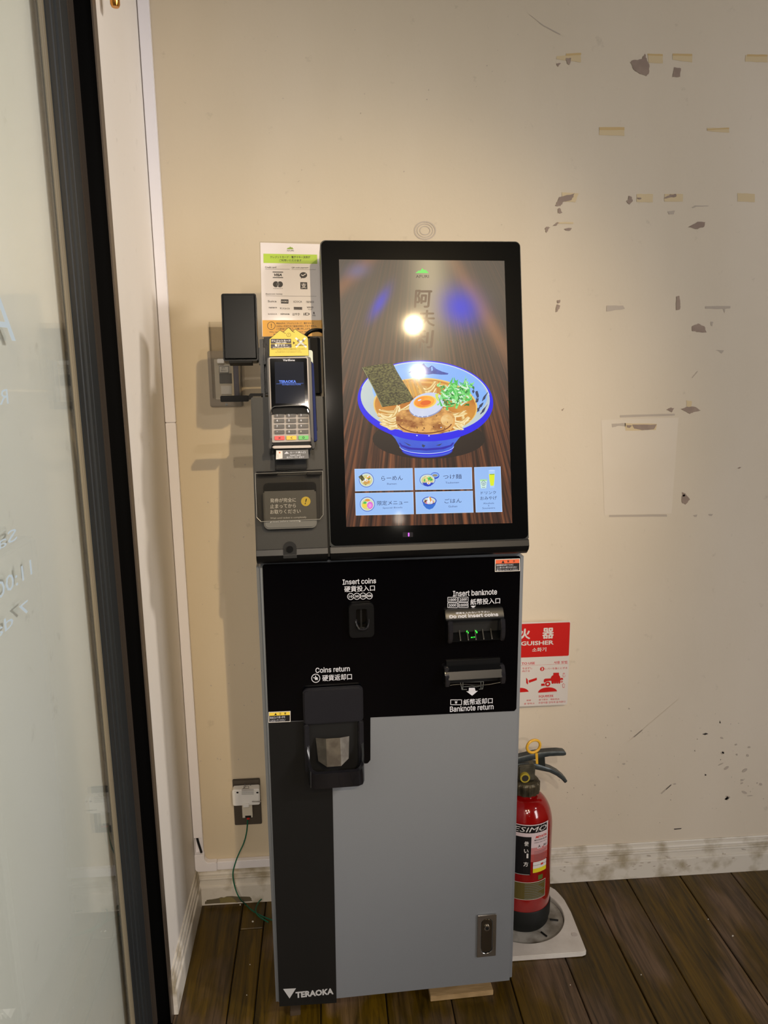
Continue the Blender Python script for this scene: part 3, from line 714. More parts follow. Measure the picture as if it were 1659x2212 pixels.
# stickers
M_ORG = mat('sticker_orange', (214,98,60), .5); M_YEL = mat('sticker_yellow', (226,196,70), .5); M_STW = mat('sticker_white', (216,210,202), .5); M_BK = mat('print_black', (20,18,20), .5)
M_PAP = mat('paper_white', (226,220,218), .5)
def sticker(x0, y0, x1, y1, hue, title, lines, sl):
    s = Canvas(MF, .0024, .00008, lambda x, y: (x, y+(x-x0)*sl)); t = .9
    s.poly([(x0,y0),(x1,y0),(x1,y1),(x0,y1)], M_STW, 0); s.poly([(x0+1.3,y0+1.3),(x1-1.3,y0+1.3),(x1-1.3,y1-1.3),(x0+1.3,y1-1.3)], M_BK, 1)
    h = (y1-y0)*.36; s.poly([(x0+1.5,y0+1.6),(x1-1.5,y0+1.6),(x1-1.5,y0+h),(x0+1.5,y0+h)], hue, 2)
    w = x1-x0; s.poly([(x0+w*.26,y0+h-.9),(x0+w*.38,y0+h-.9),(x0+w*.32,y0+2.6)], M_BK, 3)
    s.text(title[0], x0+w*.53, y0+h*.55, 4.6, 4.6, M_BK, 3, .02); s.text(title[1], x0+w*.76, y0+h*.55, 4.6, 4.6, M_BK, 3, .02)
    n = len(lines)
    for i, (tx, ww) in enumerate(lines): s.text(tx, x0+w*(.06+ww/2), y0+h+(i+.6)*(y1-y0-h)/(n+.25), w*ww, (y1-y0-h)/(n+.25)*.78, M_WPRINT, 3, .015)
    return s
sticker(1068.5,1207.5,1122.5,1234.5, M_ORG, ('警','告'), [('転倒事故を防ぐために',.68),('上に乗らない寄りかからない',.82),('傾けないようにしてください',.86)], -.035).build('warning_sticker', tm, 'orange and black warning sticker')
sticker(580.3,1536.8,627.5,1560, M_YEL, ('注','意'), [('取出口より奥へ手を',.70),('入れないでください',.70)], -.045).build('warning_sticker', tm, 'yellow and black warning sticker')

# coin inlet
cs = add('coin_inlet', None or holed(MF, rr(.1665,.2135,.8345,.8995,.008), rr(.1800,.2000,.8500,.8900,.003), .0022, .013, .0012), M_BLK, tm, smooth=True)
add('slot_face', box(MF, .178,.202,.848,.892,.0023,.004), M_GLOSS, cs)
add('slot', box(MF, .1885,.1915,.8505,.8890,.0041,.0046), M_DARK, cs)
bm = tube(spline([MF.w(.1800,.870,.010), MF.w(.1808,.862,.015), MF.w(.1850,.8545,.0185), MF.w(.1900,.8530,.0195), MF.w(.1960,.8535,.0195), MF.w(.2000,.8565,.0185), MF.w(.2030,.864,.015), MF.w(.2035,.872,.010)], 5), .0017, 10)
add('coin_guide', bm, mat('smoked_gloss', (30,30,34), .08, coat=1), cs, smooth=True)
# coin return
cr = add('coin_return', prism(MF, rr(.0765,.1905,.665,.7370,.009), .0022, .014, .003), mat('coin_return_black', (27,27,32), .36), tm, smooth=True)
for ua_ in (.0765, .1805): add('side_cheek', prism(MF, rr(ua_,ua_+.010,.566,.6655), .0022, .014, .002), MATS['coin_return_black'], cr)
add('recess', box(MF, .0835,.1880,.5530,.6640,.0023,.0033), M_DARK, cr)
# folded steel chute, lit from the front
def facet(p3): 
    b = bmesh.new()
    for q in p3:
        vs = [b.verts.new(MF.w(*v)) for v in q]; b.faces.new(vs)
    r = bmesh.ops.solidify(b, geom=b.faces[:], thickness=.0008); return b
a0, a1 = .640, .590
add('steel_chute', facet([[(.0985,.634,.006),(.118,.634,.012),(.118,.585,.030),(.102,.594,.022)], [(.118,.634,.012),(.145,.634,.012),(.145,.585,.030),(.118,.585,.030)],
     [(.145,.634,.012),(.163,.632,.004),(.160,.594,.020),(.145,.585,.030)]]), mat('chute_steel', (98,92,84), .4, metal=.9, noise=60, rgb2=(116,110,100)), cr, 'folded steel chute')
out = rr(.0815,.1895,.545,.627,.014,6); inn = rr(.0850,.1860,.5490,.628,.012,6)
def cup(sidew=.0035):
    """U shaped cup standing out of the front: bottom, sides and an outer wall that slopes"""
    b = bmesh.new(); n = 10
    path = [(.0815,.622),(.0815,.598),(.0835,.590),(.0875,.5835),(.0950,.580),(.1760,.580),(.1830,.5835),(.1875,.590),(.1895,.598),(.1895,.622)]
    low = [(.0815,.600),(.0815,.560),(.0825,.554),(.0865,.549),(.0950,.547),(.1760,.547),(.1845,.549),(.1885,.554),(.1895,.560),(.1895,.600)]
    top_in = [(u+(.004 if u < .135 else -.004), v+.003) for u, v in path]
    R0 = [b.verts.new(MF.w(u, v, .0024)) for u, v in low]; ws = [.014,.028,.038,.043,.045,.045,.043,.038,.028,.014]
    R1 = [b.verts.new(MF.w(u, v, w*.92)) for (u, v), w in zip(low, ws)]
    R2 = [b.verts.new(MF.w(u, v, w)) for (u, v), w in zip(path, ws)]
    R3 = [b.verts.new(MF.w(u, v, w-.004)) for (u, v), w in zip(top_in, ws)]
    R4 = [b.verts.new(MF.w(min(max(u, .088), .183), .562, .004)) for u, v in low]
    for A, B in ((R0,R1),(R1,R2),(R2,R3),(R3,R4)):
        for i in range(len(A)-1): b.faces.new((A[i], A[i+1], B[i+1], B[i]))
    return b
cp = add('coin_cup', cup(), mat('cup_gloss', (17,17,21), .16, coat=.5), cr, smooth=True)
# banknote inlet
bn = add('banknote_inlet', uprof([(.0022,.8800),(.010,.8795),(.020,.8660),(.0205,.8610),(.0022,.8610)], .3480, .4600, .0012), mat('banknote_black', (10,11,13), .32), tm, smooth=True)
ms = [(.0022,.8609),(.020,.8609),(.024,.850),(.0255,.838),(.024,.826),(.018,.816),(.0022,.812)]
add('side_guide', uprof(ms, .3520, .3610, .0016), mat('smoked_gloss', (30,30,34), .08, coat=1), bn, smooth=True)
add('side_guide', uprof(ms, .4530, .4620, .0016), MATS['smoked_gloss'], bn, smooth=True)
add('throat', box(MF, .3612,.4528,.8130,.8608,.0023,.004), M_DARK, bn)
bm = uprof([(.0041,.832),(.016,.820),(.0165,.8175),(.0041,.8140)], .3612, .4528)
add('lower_lip', bm, M_GLOSS, bn)
bm = bmesh.new()
for u in (.376,.391,.406,.421,.437): 
    q = uprof([(.0045,.8365),(.0165,.8215),(.0172,.8200),(.0045,.8300)], u, u+.0022); me_ = D.meshes.new('x'); q.to_mesh(me_); q.free(); bm.from_mesh(me_); D.meshes.remove(me_)
add('guide_rib', bm, M_BLKM, bn, kind='stuff')
M_LED = mat('green_led', (20,120,20), .4, emis=(60,255,70), estr=1.6)
bm = bmesh.new()
for u, v, w_, h_, e_ in ((.3905,.8335,.0022,.003,.0062),(.3925,.8315,.002,.003,.0075),(.4075,.8335,.0022,.003,.0062),(.4095,.8315,.002,.003,.0075),(.3975,.8245,.0035,.0014,.0142),(.4025,.8248,.003,.0012,.0142)): box(MF, u, u+w_, v-h_/2, v+h_/2, e_, e_+.0006, bm=bm)
add('led', bm, M_LED, bn, 'green glowing lights')
# lettering on the sloping hood
e0 = Vector((.010,.8795)); e1 = Vector((.020,.8660)); dd = (e1-e0).normalized()
HF = Frame(MP0+MN*.020+Vector((0,0,.8660)), MU, -(MN*dd.x+Vector((0,0,dd.y))))
hc = Canvas(HF, .0004, .0001); hc.text('Do not insert coins', 1023.5, 1329.8, 106, 7.6, M_WPRINT, bold=.02); hc.text('硬貨を入れないで下さい', 1021, 1323.2, 73, 4.2, M_WPRINT, bold=.02)
hc.build('hood_print', bn)
# banknote return
br = add('banknote_return', uprof([(.0022,.7760),(.006,.7760),(.0065,.7660),(.020,.7590),(.026,.7450),(.024,.7435),(.0022,.7560)], .3520, .4580, .0008), mat('banknote_black', (10,11,13), .32), tm)
add('side_cheek', uprof([(.0022,.765),(.014,.765),(.024,.752),(.026,.740),(.022,.729),(.0022,.727)], .3470,.3560,.0015), MATS['smoked_gloss'], br, smooth=True)
add('side_cheek', uprof([(.0022,.765),(.014,.765),(.024,.752),(.026,.740),(.022,.729),(.0022,.727)], .4550,.4645,.0015), MATS['smoked_gloss'], br, smooth=True)
add('throat', box(MF, .3562,.4548,.7290,.7555,.0023,.0045), M_DARK, br)
bm = bmesh.new(); N2 = 16
top = [MF.w(.3562+(.0986)*i/N2, .7315+.0022*math.sin(math.pi*2*i/N2+.6), .022) for i in range(N2+1)]
tube(top, .0007, 6, bm=bm); add('lip', bm, M_BLK, br)
bm = bmesh.new()
for k in range(3): box(MF, .358,.453,.7485+k*.0048,.7497+k*.0048,.0185-k*.0012,.0240-k*.0035, bm=bm)
add('rib', bm, M_BLK, br, kind='stuff')
# lock handle
lk = add('lock_handle', holed(MF, rr(.4225,.4630,.1055,.2065,.002), rr(.4300,.4560,.1150,.1970,.012,), .0003, .004, .0008), M_CHROME, tm, 'chrome flush lock handle', smooth=True) if False else None
o1 = rr(.4225,.4630,.1055,.2065,.0015,6); i1 = rr(.4300,.4555,.1140,.1975,.0125,6)
lk = add('lock_handle', holed(MF, o1, i1, .0003, .0045, .0008), M_CHROME, tm, 'chrome flush lock handle', smooth=True)
add('lever', prism(MF, rr(.4312,.4543,.1155,.1960,.0112,6), .0003, .0036, .0008), mat('chrome_dark', (120,112,100), .25, metal=1), lk)
add('keyhole', tube([MF.w(.4428,.176,.0037), MF.w(.4428,.176,.0062)], .0062, 20), M_CHROME, lk)
add('keyhole_core', tube([MF.w(.4428,.176,.0063), MF.w(.4428,.176,.0067)], .0036, 14), M_DARK, lk)

# ---------------- monitor
TH = .19; MT = TF(TH, .03, 1.0)
chin = [(-.16,.9835),(.006,.9835),(.018,.9870),(.0275,.9960),(.0305,1.004),(.0270,1.0150),(-.02,1.0250),(-.16,1.03)]
mb = add('monitor_housing', prism(MT, rr(.1340,.5018,.0152,.5640,.010,6,'0011'), -.045, 0, .0022), mat('monitor_rim', (54,56,55), .3, spec=.4), tm, smooth=True)
add('monitor_chin', uprof(chin, .1345, .5018, .0012), M_BLK, tm, smooth=True)
add('monitor_back', uprof([(-.16,1.03),(-.035,1.03),(-.105,1.40),(-.16,1.40)], .17, .47), M_BLK, tm)
gl = add('bezel', prism(MT, rr(.1362,.4998,.0175,.5618,.0088,6), .0001, .0016, .0006), mat('bezel_glass', (4,5,6), .07, spec=.3, coat=.05, crough=.3), tm, 'black glass bezel')
# sensor window in the bezel
sc_ = Canvas(MT, .0018, .0001); sc_.quad(870,1149.5,892,1160, mat('sensor_window', (26,24,30), .2), 0); sc_.quad(881.2,1150.8,884,1158.6, mat('sensor_violet', (170,60,220), .4, emis=(190,90,235), estr=1.0), 1)
sc_.build('sensor', gl)

# ---------------- picture on the screen
def emat(name, rgb, rgb2=None, noise=None, stretch=(1,1,1), ramp=(.4,.65), k=1.0):
    if name in MATS: return MATS[name]
    M = mat(name, rgb, .045, spec=.28, noise=noise, rgb2=rgb2, emis=rgb, estr=k, stretch=stretch, ramp=ramp, coat=.30, crough=.34)
    b = M.node_tree.nodes['Principled BSDF']; b.inputs['Base Color'].default_value = (.004,.004,.005,1); return M
def table_mat():
    """photo of a dark striped wooden table running away from the viewer"""
    M = emat('picture_table', (60,40,30)); nt = M.node_tree; b = nt.nodes['Principled BSDF']
    tc = nt.nodes.new('ShaderNodeTexCoord'); sp = nt.nodes.new('ShaderNodeSeparateXYZ'); nt.links.new(tc.outputs['Object'], sp.inputs[0])
    def mth(op, a, c=None, d=None):
        n = nt.nodes.new('ShaderNodeMath'); n.operation = op
        for i, q in enumerate((a, c, d)):
            if q is None: continue
            if isinstance(q, (int, float)): n.inputs[i].default_value = q
            else: nt.links.new(q, n.inputs[i])
        return n.outputs[0]
    X, Z = sp.outputs[0], sp.outputs[2]
    # object coordinates equal machine coordinates: x across, z up
    dx = mth('SUBTRACT', X, .318); dz = mth('SUBTRACT', 1.78, Z); ang = mth('DIVIDE', dx, dz)
    cmb = nt.nodes.new('ShaderNodeCombineXYZ'); nt.links.new(mth('MULTIPLY', ang, 95), cmb.inputs[0]); nt.links.new(mth('MULTIPLY', Z, 3.0), cmb.inputs[1])
    nz = nt.nodes.new('ShaderNodeTexNoise'); nz.inputs['Scale'].default_value = 1.0; nz.inputs['Detail'].default_value = 6; nz.inputs['Roughness'].default_value = .62
    nt.links.new(cmb.outputs[0], nz.inputs['Vector'])
    cr_ = nt.nodes.new('ShaderNodeValToRGB'); e = cr_.color_ramp.elements; e[0].position = .36; e[0].color = L3((30,20,17)); e[1].position = .68; e[1].color = L3((148,88,54))
    k = e.new(.5); k.color = L3((74,44,32)); nt.links.new(nz.outputs['Fac'], cr_.inputs[0])
    # the far end of the table is out of focus and greyer
    far_ = mth('MULTIPLY', mth('SUBTRACT', Z, 1.22), 3.6); fc = nt.nodes.new('ShaderNodeClamp'); nt.links.new(far_, fc.inputs[0]); fc.inputs['Max'].default_value = .85
    mx = nt.nodes.new('ShaderNodeMix'); mx.data_type = 'RGBA'; nt.links.new(fc.outputs[0], mx.inputs['Factor']); nt.links.new(cr_.outputs[0], mx.inputs[6]); mx.inputs[7].default_value = L3((104,96,86))
    out_ = mx.outputs[2]
    def blob(cx, cz, rx, rz, rot, col, amt):
        nonlocal out_
        c, s = math.cos(rot), math.sin(rot); ax = mth('SUBTRACT', X, cx); az = mth('SUBTRACT', Z, cz)
        px_ = mth('DIVIDE', mth('ADD', mth('MULTIPLY', ax, c), mth('MULTIPLY', az, s)), rx); pz_ = mth('DIVIDE', mth('SUBTRACT', mth('MULTIPLY', az, c), mth('MULTIPLY', ax, s)), rz)
        r2 = mth('ADD', mth('MULTIPLY', px_, px_), mth('MULTIPLY', pz_, pz_)); f = mth('MULTIPLY', mth('POWER', 2.718, mth('MULTIPLY', r2, -1.0)), amt)
        m2 = nt.nodes.new('ShaderNodeMix'); m2.data_type = 'RGBA'; nt.links.new(f, m2.inputs['Factor']); nt.links.new(out_, m2.inputs[6]); m2.inputs[7].default_value = L3(col); out_ = m2.outputs[2]
    blob(.425,1.43,.16,.014,-1.05,(178,128,92),.6); blob(.19,1.49,.10,.012,.75,(168,118,86),.6); blob(.33,1.50,.13,.035,1.57,(214,196,160),.75)
    blob(.385,1.435,.034,.030,-.5,(60,66,228),.95); blob(.238,1.443,.028,.009,1.0,(72,74,210),.9); blob(.20,1.50,.02,.012,.3,(110,120,170),.6)
    nt.links.new(out_, b.inputs['Emission Color']); b.inputs['Emission Strength'].default_value = .8
    return M
SV = .0017
scr = Canvas(MT, SV, .00006)
scr.poly([(732,561),(1089,564),(1106,1130),(748,1138)], table_mat(), 0)
scrn = scr.build('touch_screen', tm, 'lit display showing a noodle bowl on a wooden table')
g = lambda x, y: (680+x/3.456, 760+y/3.456)
bw = Canvas(MT, SV, .00006, g); bw.ks = 1/3.456
E_RIM = emat('picture_blue', (18,14,232)); E_RIMD = emat('picture_blue_dark', (24,22,170)); E_IN = emat('picture_pale_blue', (128,178,248), (160,200,250), 14); E_BODY = emat('picture_bowl_body', (62,104,226), (36,66,196), 10)
E_IN2 = emat('picture_pale_cream', (178,196,206), (196,208,206), 14)
E_SHD = emat('picture_shadow', (30,20,18)); E_SOUP = emat('picture_soup', (186,112,32), (216,152,62), 18); E_SOUPL = emat('picture_soup_light', (226,172,84))
E_NORI = emat('picture_nori', (34,36,18), (112,110,62), 260, (1,1,2.2), (.42,.62)); E_EGG = emat('picture_egg_white', (196,206,236), (228,232,240), 12); E_YOLK = emat('picture_yolk', (240,128,24), (252,176,60), 40)
E_YOLKR = emat('picture_yolk_rim', (250,206,92)); E_MEAT = emat('picture_pork', (136,68,18), (226,168,92), 46, (1,1,1.6), (.36,.6)); E_NOOD = [emat('picture_noodle', (236,206,140)), emat('picture_noodle_dark', (204,158,84)), emat('picture_noodle_light', (250,234,184))]
E_GRN = [emat('picture_green', (66,190,84)), emat('picture_green_light', (132,224,128)), emat('picture_green_dark', (26,120,46)), emat('picture_green_pale', (206,240,206))]
E_MTN = emat('picture_mountain', (28,44,128), (60,92,190), 60); E_INK = emat('picture_ink', (40,56,92)); E_HI = emat('picture_highlight', (210,226,255)); E_BAM = emat('picture_bamboo', (232,180,84), (214,150,58), 40, (3,1,.6))
# cast shadow on the table, foot, body
bw.ell(850,650,420,150, E_SHD, 1)
bw.ell(838,735,190,56, E_BODY, 2); bw.ring(838,735,190,56,6,E_RIMD,3); bw.ell(836,712,200,60, E_RIM, 4); bw.ell(834,704,204,58, E_BODY, 5); bw.ring(834,704,204,58,4,E_HI,6,a0=5,a1=175)
bw.poly([(545,590),(600,650),(622,690),(640,720),(700,745),(834,758),(960,745),(1020,722),(1040,690),(1075,645),(1130,590)], E_BODY, 7)
bw.poly([(625,680),(1040,678),(1020,705),(960,728),(834,738),(700,730),(645,708)], E_RIMD, 8); bw.poly([(630,672),(1036,668),(1010,696),(940,714),(834,722),(720,716),(650,696)], E_BODY, 9)
for q in ([(800,690),(824,700),(812,716),(798,706)], [(900,700),(950,684),(930,702)], [(660,672),(720,700),(700,700)]): bw.poly(q, E_INK, 10)
# rim and inside
ER = dict(rot=3)
bw.ell(824,367,506,301, E_RIM, 11, n=72, **ER); bw.ell(823,345,482,268, E_IN2, 12, n=72, **ER)
bw.ell(856,306,430,222, E_IN, 13, n=60, rot=6)
bw.ring(823,345,484,270,5,E_HI,14,n=50,a0=190,a1=350,**ER)
# soup
bw.ell(824,404,388,208, emat('picture_soup_edge', (236,196,104)), 15, n=60, rot=3); bw.ell(824,408,378,202, E_SOUP, 16, n=60, rot=3)
bw.ring(824,408,360,186,14,E_SOUPL,17,n=40,a0=200,a1=320,rot=3)
# noodles in bundles
rnd = random.Random(3)
def nood(x0, y0, x1, y1, bend, n, sp, L=18, w=4.2):
    for i in range(n):
        ox, oy = rnd.uniform(-sp,sp), rnd.uniform(-sp,sp)*.7; b = bend*rnd.uniform(.5,1.3)
        pts = []
        for k in range(9):
            t = k/8; x = x0+(x1-x0)*t+ox; y = y0+(y1-y0)*t+oy; a = math.sin(math.pi*t)*b
            dx, dy = x1-x0, y1-y0; l = math.hypot(dx, dy); pts.append((x-dy/l*a, y+dx/l*a))
        bw.line(pts, w*1.7, E_NOOD[i % 3], L+.01*i)
nood(480,470,620,410,60,18,16); nood(500,540,640,450,70,16,16); nood(490,440,720,400,34,14,12); nood(1120,450,960,430,-40,16,16); nood(1100,540,1000,440,-60,16,16); nood(540,560,600,560,20,10,14)
nood(1060,570,1100,470,30,10,12); nood(500,500,660,470,40,22,26); nood(540,540,650,500,30,20,22); nood(1140,500,1000,500,-40,22,24); nood(1090,570,1030,480,-40,18,20); nood(640,440,760,420,16,16,14); nood(780,300,900,230,40,14,16,w=3.6); nood(760,260,860,330,-30,10,14,w=3.6); nood(820,330,900,280,30,8,12,w=3.4)
for i in range(7):
    x = 662+i*17; bw.poly([(x,212+rnd.uniform(-8,6)),(x+14,208+rnd.uniform(-6,6)),(x+44+i*4,330),(x+30+i*4,346)], E_BAM if i % 2 else E_NOOD[1], 19+.02*i)
# pork, egg, greens, seaweed
bw.poly([(606,470),(640,440),(700,430),(820,440),(960,432),(1020,452),(1046,500),(1042,548),(1010,590),(940,612),(860,620),(760,612),(660,600),(615,560),(604,510)], E_MEAT, 21)
bw.ell(985,512,46,44,emat('picture_pork_fat', (226,178,108), (240,204,140), 60),21.3,rot=20,n=24); bw.ring(820,525,205,88,9,emat('picture_pork_edge', (120,58,16)),21.5,n=40,a0=10,a1=170)
for _ in range(30): bw.ell(rnd.uniform(630,1010), rnd.uniform(470,600), rnd.uniform(3,12), rnd.uniform(2,5), rnd.choice([emat('picture_char', (96,44,14)), E_SOUPL, E_SOUPL]), 22, rot=rnd.uniform(0,180), n=9)
def arc(cx, cy, rx, ry, r0, n=30, rot=0, a0=0, a1=360): return None
bw.ell(832,402,134,86, emat('picture_egg_shade', (140,150,190)), 23, rot=-16); bw.ell(832,394,133,84, E_EGG, 24, rot=-16); bw.ell(820,376,86,48, E_YOLKR, 25, rot=-8); bw.ell(816,374,76,41, E_YOLK, 26, rot=-8); bw.ell(826,382,40,18, emat('picture_yolk_deep', (226,96,16)), 27, rot=-8)
bw.ell(780,362,14,5,E_HI,28,rot=-20)
for i in range(260):
    cx, cy = rnd.gauss(1055,62), rnd.gauss(305,42); a = rnd.uniform(-.5, 3.4); l = rnd.uniform(24,70)
    if cy > 420 or cy < 205 or cx < 905 or cx > 1190: continue
    bw.line([(cx-l*math.cos(a)/2, cy+l*math.sin(a)/2), (cx+rnd.uniform(-7,7), cy+rnd.uniform(-7,7)), (cx+l*math.cos(a)/2, cy-l*math.sin(a)/2)], rnd.uniform(9,19), E_GRN[rnd.choice([0,0,1,1,2,3])], 24+i*.02, taper=True)
bw.poly([(895,318),(925,310),(918,336),(926,376),(902,352)], emat('picture_leaf', (206,226,96)), 29)
bw.poly([(354,120),(400,108),(480,96),(578,84),(612,150),(660,230),(700,290),(736,356),(700,376),(620,398),(502,414),(470,350),(430,260),(390,180)], E_NORI, 30)
bw.line([(354,120),(430,260),(502,414)], 4, emat('picture_nori_edge', (150,150,110)), 31)
# mountain drawing and brush marks on the inside
bw.poly([(696,160),(730,136),(762,112),(796,96),(812,88),(828,110),(846,120),(870,104),(880,108),(906,130),(950,150),(996,162),(990,172),(940,172),(880,166),(846,172),(790,166),(740,150)], E_MTN, 17)
bw.poly([(866,116),(876,110),(880,140),(868,146)], E_IN, 18); bw.line([(806,100),(800,130),(812,160)], 6, E_INK, 18)
for q in ([(1172,290),(1186,282),(1190,300),(1178,312)], [(1196,300),(1214,290),(1222,340),(1206,350)], [(1200,350),(1222,346),(1216,376),(1198,382)], [(1262,330),(1292,300),(1270,350),(1244,372)], [(1226,400),(1262,372),(1242,412),(1222,424)], [(1210,420),(1232,412),(1222,446),(1206,452)], [(1252,430),(1290,388),(1262,446),(1230,470)]): bw.poly(rag(q, 3), E_INK, 18)
for x, y in ((740,475),(770,482),(800,486),(840,482),(760,626),(850,628),(940,566),(1080,360),(1000,345),(1110,330)): bw.ell(x, y, 6, 4, E_HI, 32, n=8)
bw.build('noodle_bowl_picture', scrn, 'picture of noodle soup in a blue rimmed bowl')
# shop mark and brush title
E_TXT = emat('picture_brush_ink', (112,92,76)); E_TXT2 = emat('picture_dark_ink', (52,48,46)); E_LGRN = emat('picture_logo_green', (120,228,104))
tt = Canvas(MT, SV, .00006)
tt.poly([(897,590.5),(904.5,584.8),(907.5,586),(911.8,580),(916,584),(919,583),(926,590.5)], E_LGRN, 2); tt.text('AFURI', 912, 597.8, 28, 6.4, E_TXT2, 2)
tt.build('screen_logo', scrn); tt = Canvas(MT, SV, .00006)
tt.text('阿', 913.5, 646, 41, 39, E_TXT, 2, .035, italic=.12); tt.text('夫', 920, 688, 38, 36, E_TXT, 2, .03, italic=.1); tt.text('利', 916, 733, 44, 40, E_TXT, 2, .035, italic=.12)
tt.build('screen_title', scrn)
# five menu buttons
h7 = lambda x, y: (740+x/4.484, 990+y/4.484)
E_BTN = emat('picture_button', (148,186,243), (156,194,246), 5); E_BTE = emat('picture_button_edge', (196,222,255)); E_BI = emat('picture_button_ink', (22,36,84)); E_BI2 = emat('picture_button_ink_pale', (58,78,128))
E_FD = [emat('food_rim_blue', (28,62,190)), emat('food_cream', (206,224,214)), emat('food_pink', (222,110,214)), emat('food_yellow', (240,212,70)), emat('food_orange', (226,150,60)), emat('food_brown', (120,60,34)), emat('food_white', (238,240,246)), emat('food_beer', (222,236,46)), emat('food_glass', (170,206,250))]
def button(q, draw):
    b_ = Canvas(MT, SV+.0001, .00006, h7); b_.ks = 1/4.484; b_.poly(q, E_BTE, 0)
    cx = sum(p[0] for p in q)/4; cy = sum(p[1] for p in q)/4
    b_.poly([(x+(3.5 if x < cx else -3.5), y+(3.5 if y < cy else -3.5)) for x, y in q], E_BTN, 1); draw(b_); b_.build('menu_button', scrn)
def bowl(b_, cx, cy, rx, ry, cols, seed):
    r = random.Random(seed); b_.ell(cx, cy, rx, ry, E_FD[0], 2, n=28); b_.ell(cx, cy, rx*.93, ry*.92, E_FD[1], 3, n=28); b_.ell(cx, cy+ry*.05, rx*.76, ry*.74, emat('food_soup', (214,206,140)), 4, n=24)
    for i in range(34):
        a = r.uniform(0, 6.283); d = r.uniform(0, .6); b_.ell(cx+rx*d*math.cos(a), cy+ry*d*math.sin(a), r.uniform(.06,.2)*rx, r.uniform(.05,.14)*ry, r.choice(cols), 5+i*.03, rot=r.uniform(0,180), n=8)
def d1(b_):
    bowl(b_, 230, 210, 72, 71, [E_GRN[2], E_FD[3], E_NOOD[0], E_FD[4], E_FD[6]], 1)
    b_.poly([(152,180),(184,158),(216,204),(190,222)], E_NORI, 7); b_.ell(232,212,15,13,E_FD[6],7.2,n=16); b_.ell(233,213,7,6,E_FD[4],7.4,n=12); b_.ell(226,238,28,16,E_NOOD[1],6.8,n=16)
    b_.text('らーめん', 478, 192, 208, 44, E_BI, 3, 0); b_.text('Ramen', 476, 247, 90, 18, E_BI2, 3)
def d2(b_):
    b_.ell(893,168,42,32,E_FD[0],2,n=24); b_.ell(893,164,36,22,E_IN,3,n=24); b_.ell(893,166,26,12,emat('food_sauce', (150,140,120)),4,n=20)
    b_.poly([(768,236),(880,236),(852,268),(822,274),(792,266)], E_FD[0], 4.5)
    bowl(b_, 820, 210, 76, 58, [E_NOOD[0], E_NOOD[2], E_NOOD[1], E_GRN[0], E_FD[3]], 2)
    for i in range(14): b_.ell(838+random.Random(i).uniform(-16,22), 196+random.Random(i+50).uniform(-10,12), 10, 5, E_GRN[i % 3], 7, rot=i*29, n=8)
    b_.ell(832,240,17,13,E_FD[6],8,n=16); b_.ell(832,241,8,7,E_FD[4],8.2,n=12)
    b_.text('つけ麺', 1062, 178, 178, 46, E_BI, 3, 0); b_.text('Tsukemen', 1060, 235, 130, 18, E_BI2, 3)
def d3(b_):
    bowl(b_, 239, 444, 72, 71, [E_FD[1], E_FD[3], E_GRN[0], E_FD[6]], 3)
    b_.ell(265,455,29,35,E_FD[2],7,n=20); b_.ell(265,458,16,20,emat('food_pink_pale', (236,150,226)),7.2,n=16); b_.ell(212,458,24,22,E_FD[3],7,n=16); b_.ell(240,405,25,12,E_FD[4],7,n=16); b_.ell(216,430,16,12,E_GRN[0],7.3,n=10)
    b_.text('限定メニュー', 484, 430, 300, 44, E_BI, 3, 0); b_.text('Special Bowls', 483, 480, 190, 19, E_BI2, 3)
def d4(b_):
    b_.poly([(770,410),(908,408),(896,452),(872,484),(840,496),(810,486),(782,456)], emat('food_bowl_blue', (46,110,206)), 2); b_.ell(839,412,69,40,E_FD[0],3,n=28); b_.ell(839,412,60,33,E_FD[1],4,n=28)
    r = random.Random(9)
    for i in range(36): b_.ell(839+r.uniform(-50,50), 420+r.uniform(-16,16), r.uniform(5,12), r.uniform(3,6), r.choice([E_FD[5],E_FD[4],E_FD[6],E_FD[5],E_FD[2]]), 5+i*.03, rot=r.uniform(0,180), n=8)
    b_.poly([(812,432),(824,392),(836,370),(850,376),(866,404),(872,432)], E_FD[6], 7); b_.poly([(836,372),(850,374),(862,404),(850,428),(842,400)], E_FD[4], 8)
    b_.text('ごはん', 1068, 411, 164, 42, E_BI, 3, 0); b_.text('Gohan', 1066, 465, 86, 19, E_BI2, 3)
def d5(b_):
    b_.poly([(1412,120),(1474,118),(1472,200),(1468,285),(1426,287),(1416,200)], E_FD[8], 2); b_.poly([(1416,150),(1471,148),(1468,210),(1462,265),(1430,267),(1420,210)], E_FD[7], 3); b_.ell(1443,119,31,6,E_BTE,4,n=20); b_.poly([(1416,124),(1471,122),(1471,150),(1416,152)], E_FD[8], 3.5)
    b_.poly([(1424,153),(1468,152),(1467,158),(1425,159)], emat('food_glass_mark', (70,140,90)), 5)
    b_.poly([(1328,208),(1398,206),(1388,290),(1338,292)], emat('food_cup', (206,236,226)), 2); b_.poly([(1328,206),(1398,204),(1396,218),(1330,220)], emat('food_cup_green', (170,226,150)), 3)
    b_.line([(1340,240),(1354,222),(1362,216),(1370,222),(1388,240)], 4, E_BI2, 4)
    for k, w in ((240,22),(250,44),(262,26),(282,30)): b_.line([(1363-w/2,k),(1363+w/2,k)], 4, E_BI2, 4)
    b_.text('ドリンク', 1411, 333, 146, 30, E_BI, 3, 0); b_.text('おみやげ', 1412, 385, 160, 36, E_BI, 3, 0); b_.text('Alcohols', 1412, 435, 104, 17, E_BI2, 3); b_.text('&', 1413, 458, 12, 13, E_BI2, 3); b_.text('Souvenirs', 1413, 481, 122, 17, E_BI2, 3)
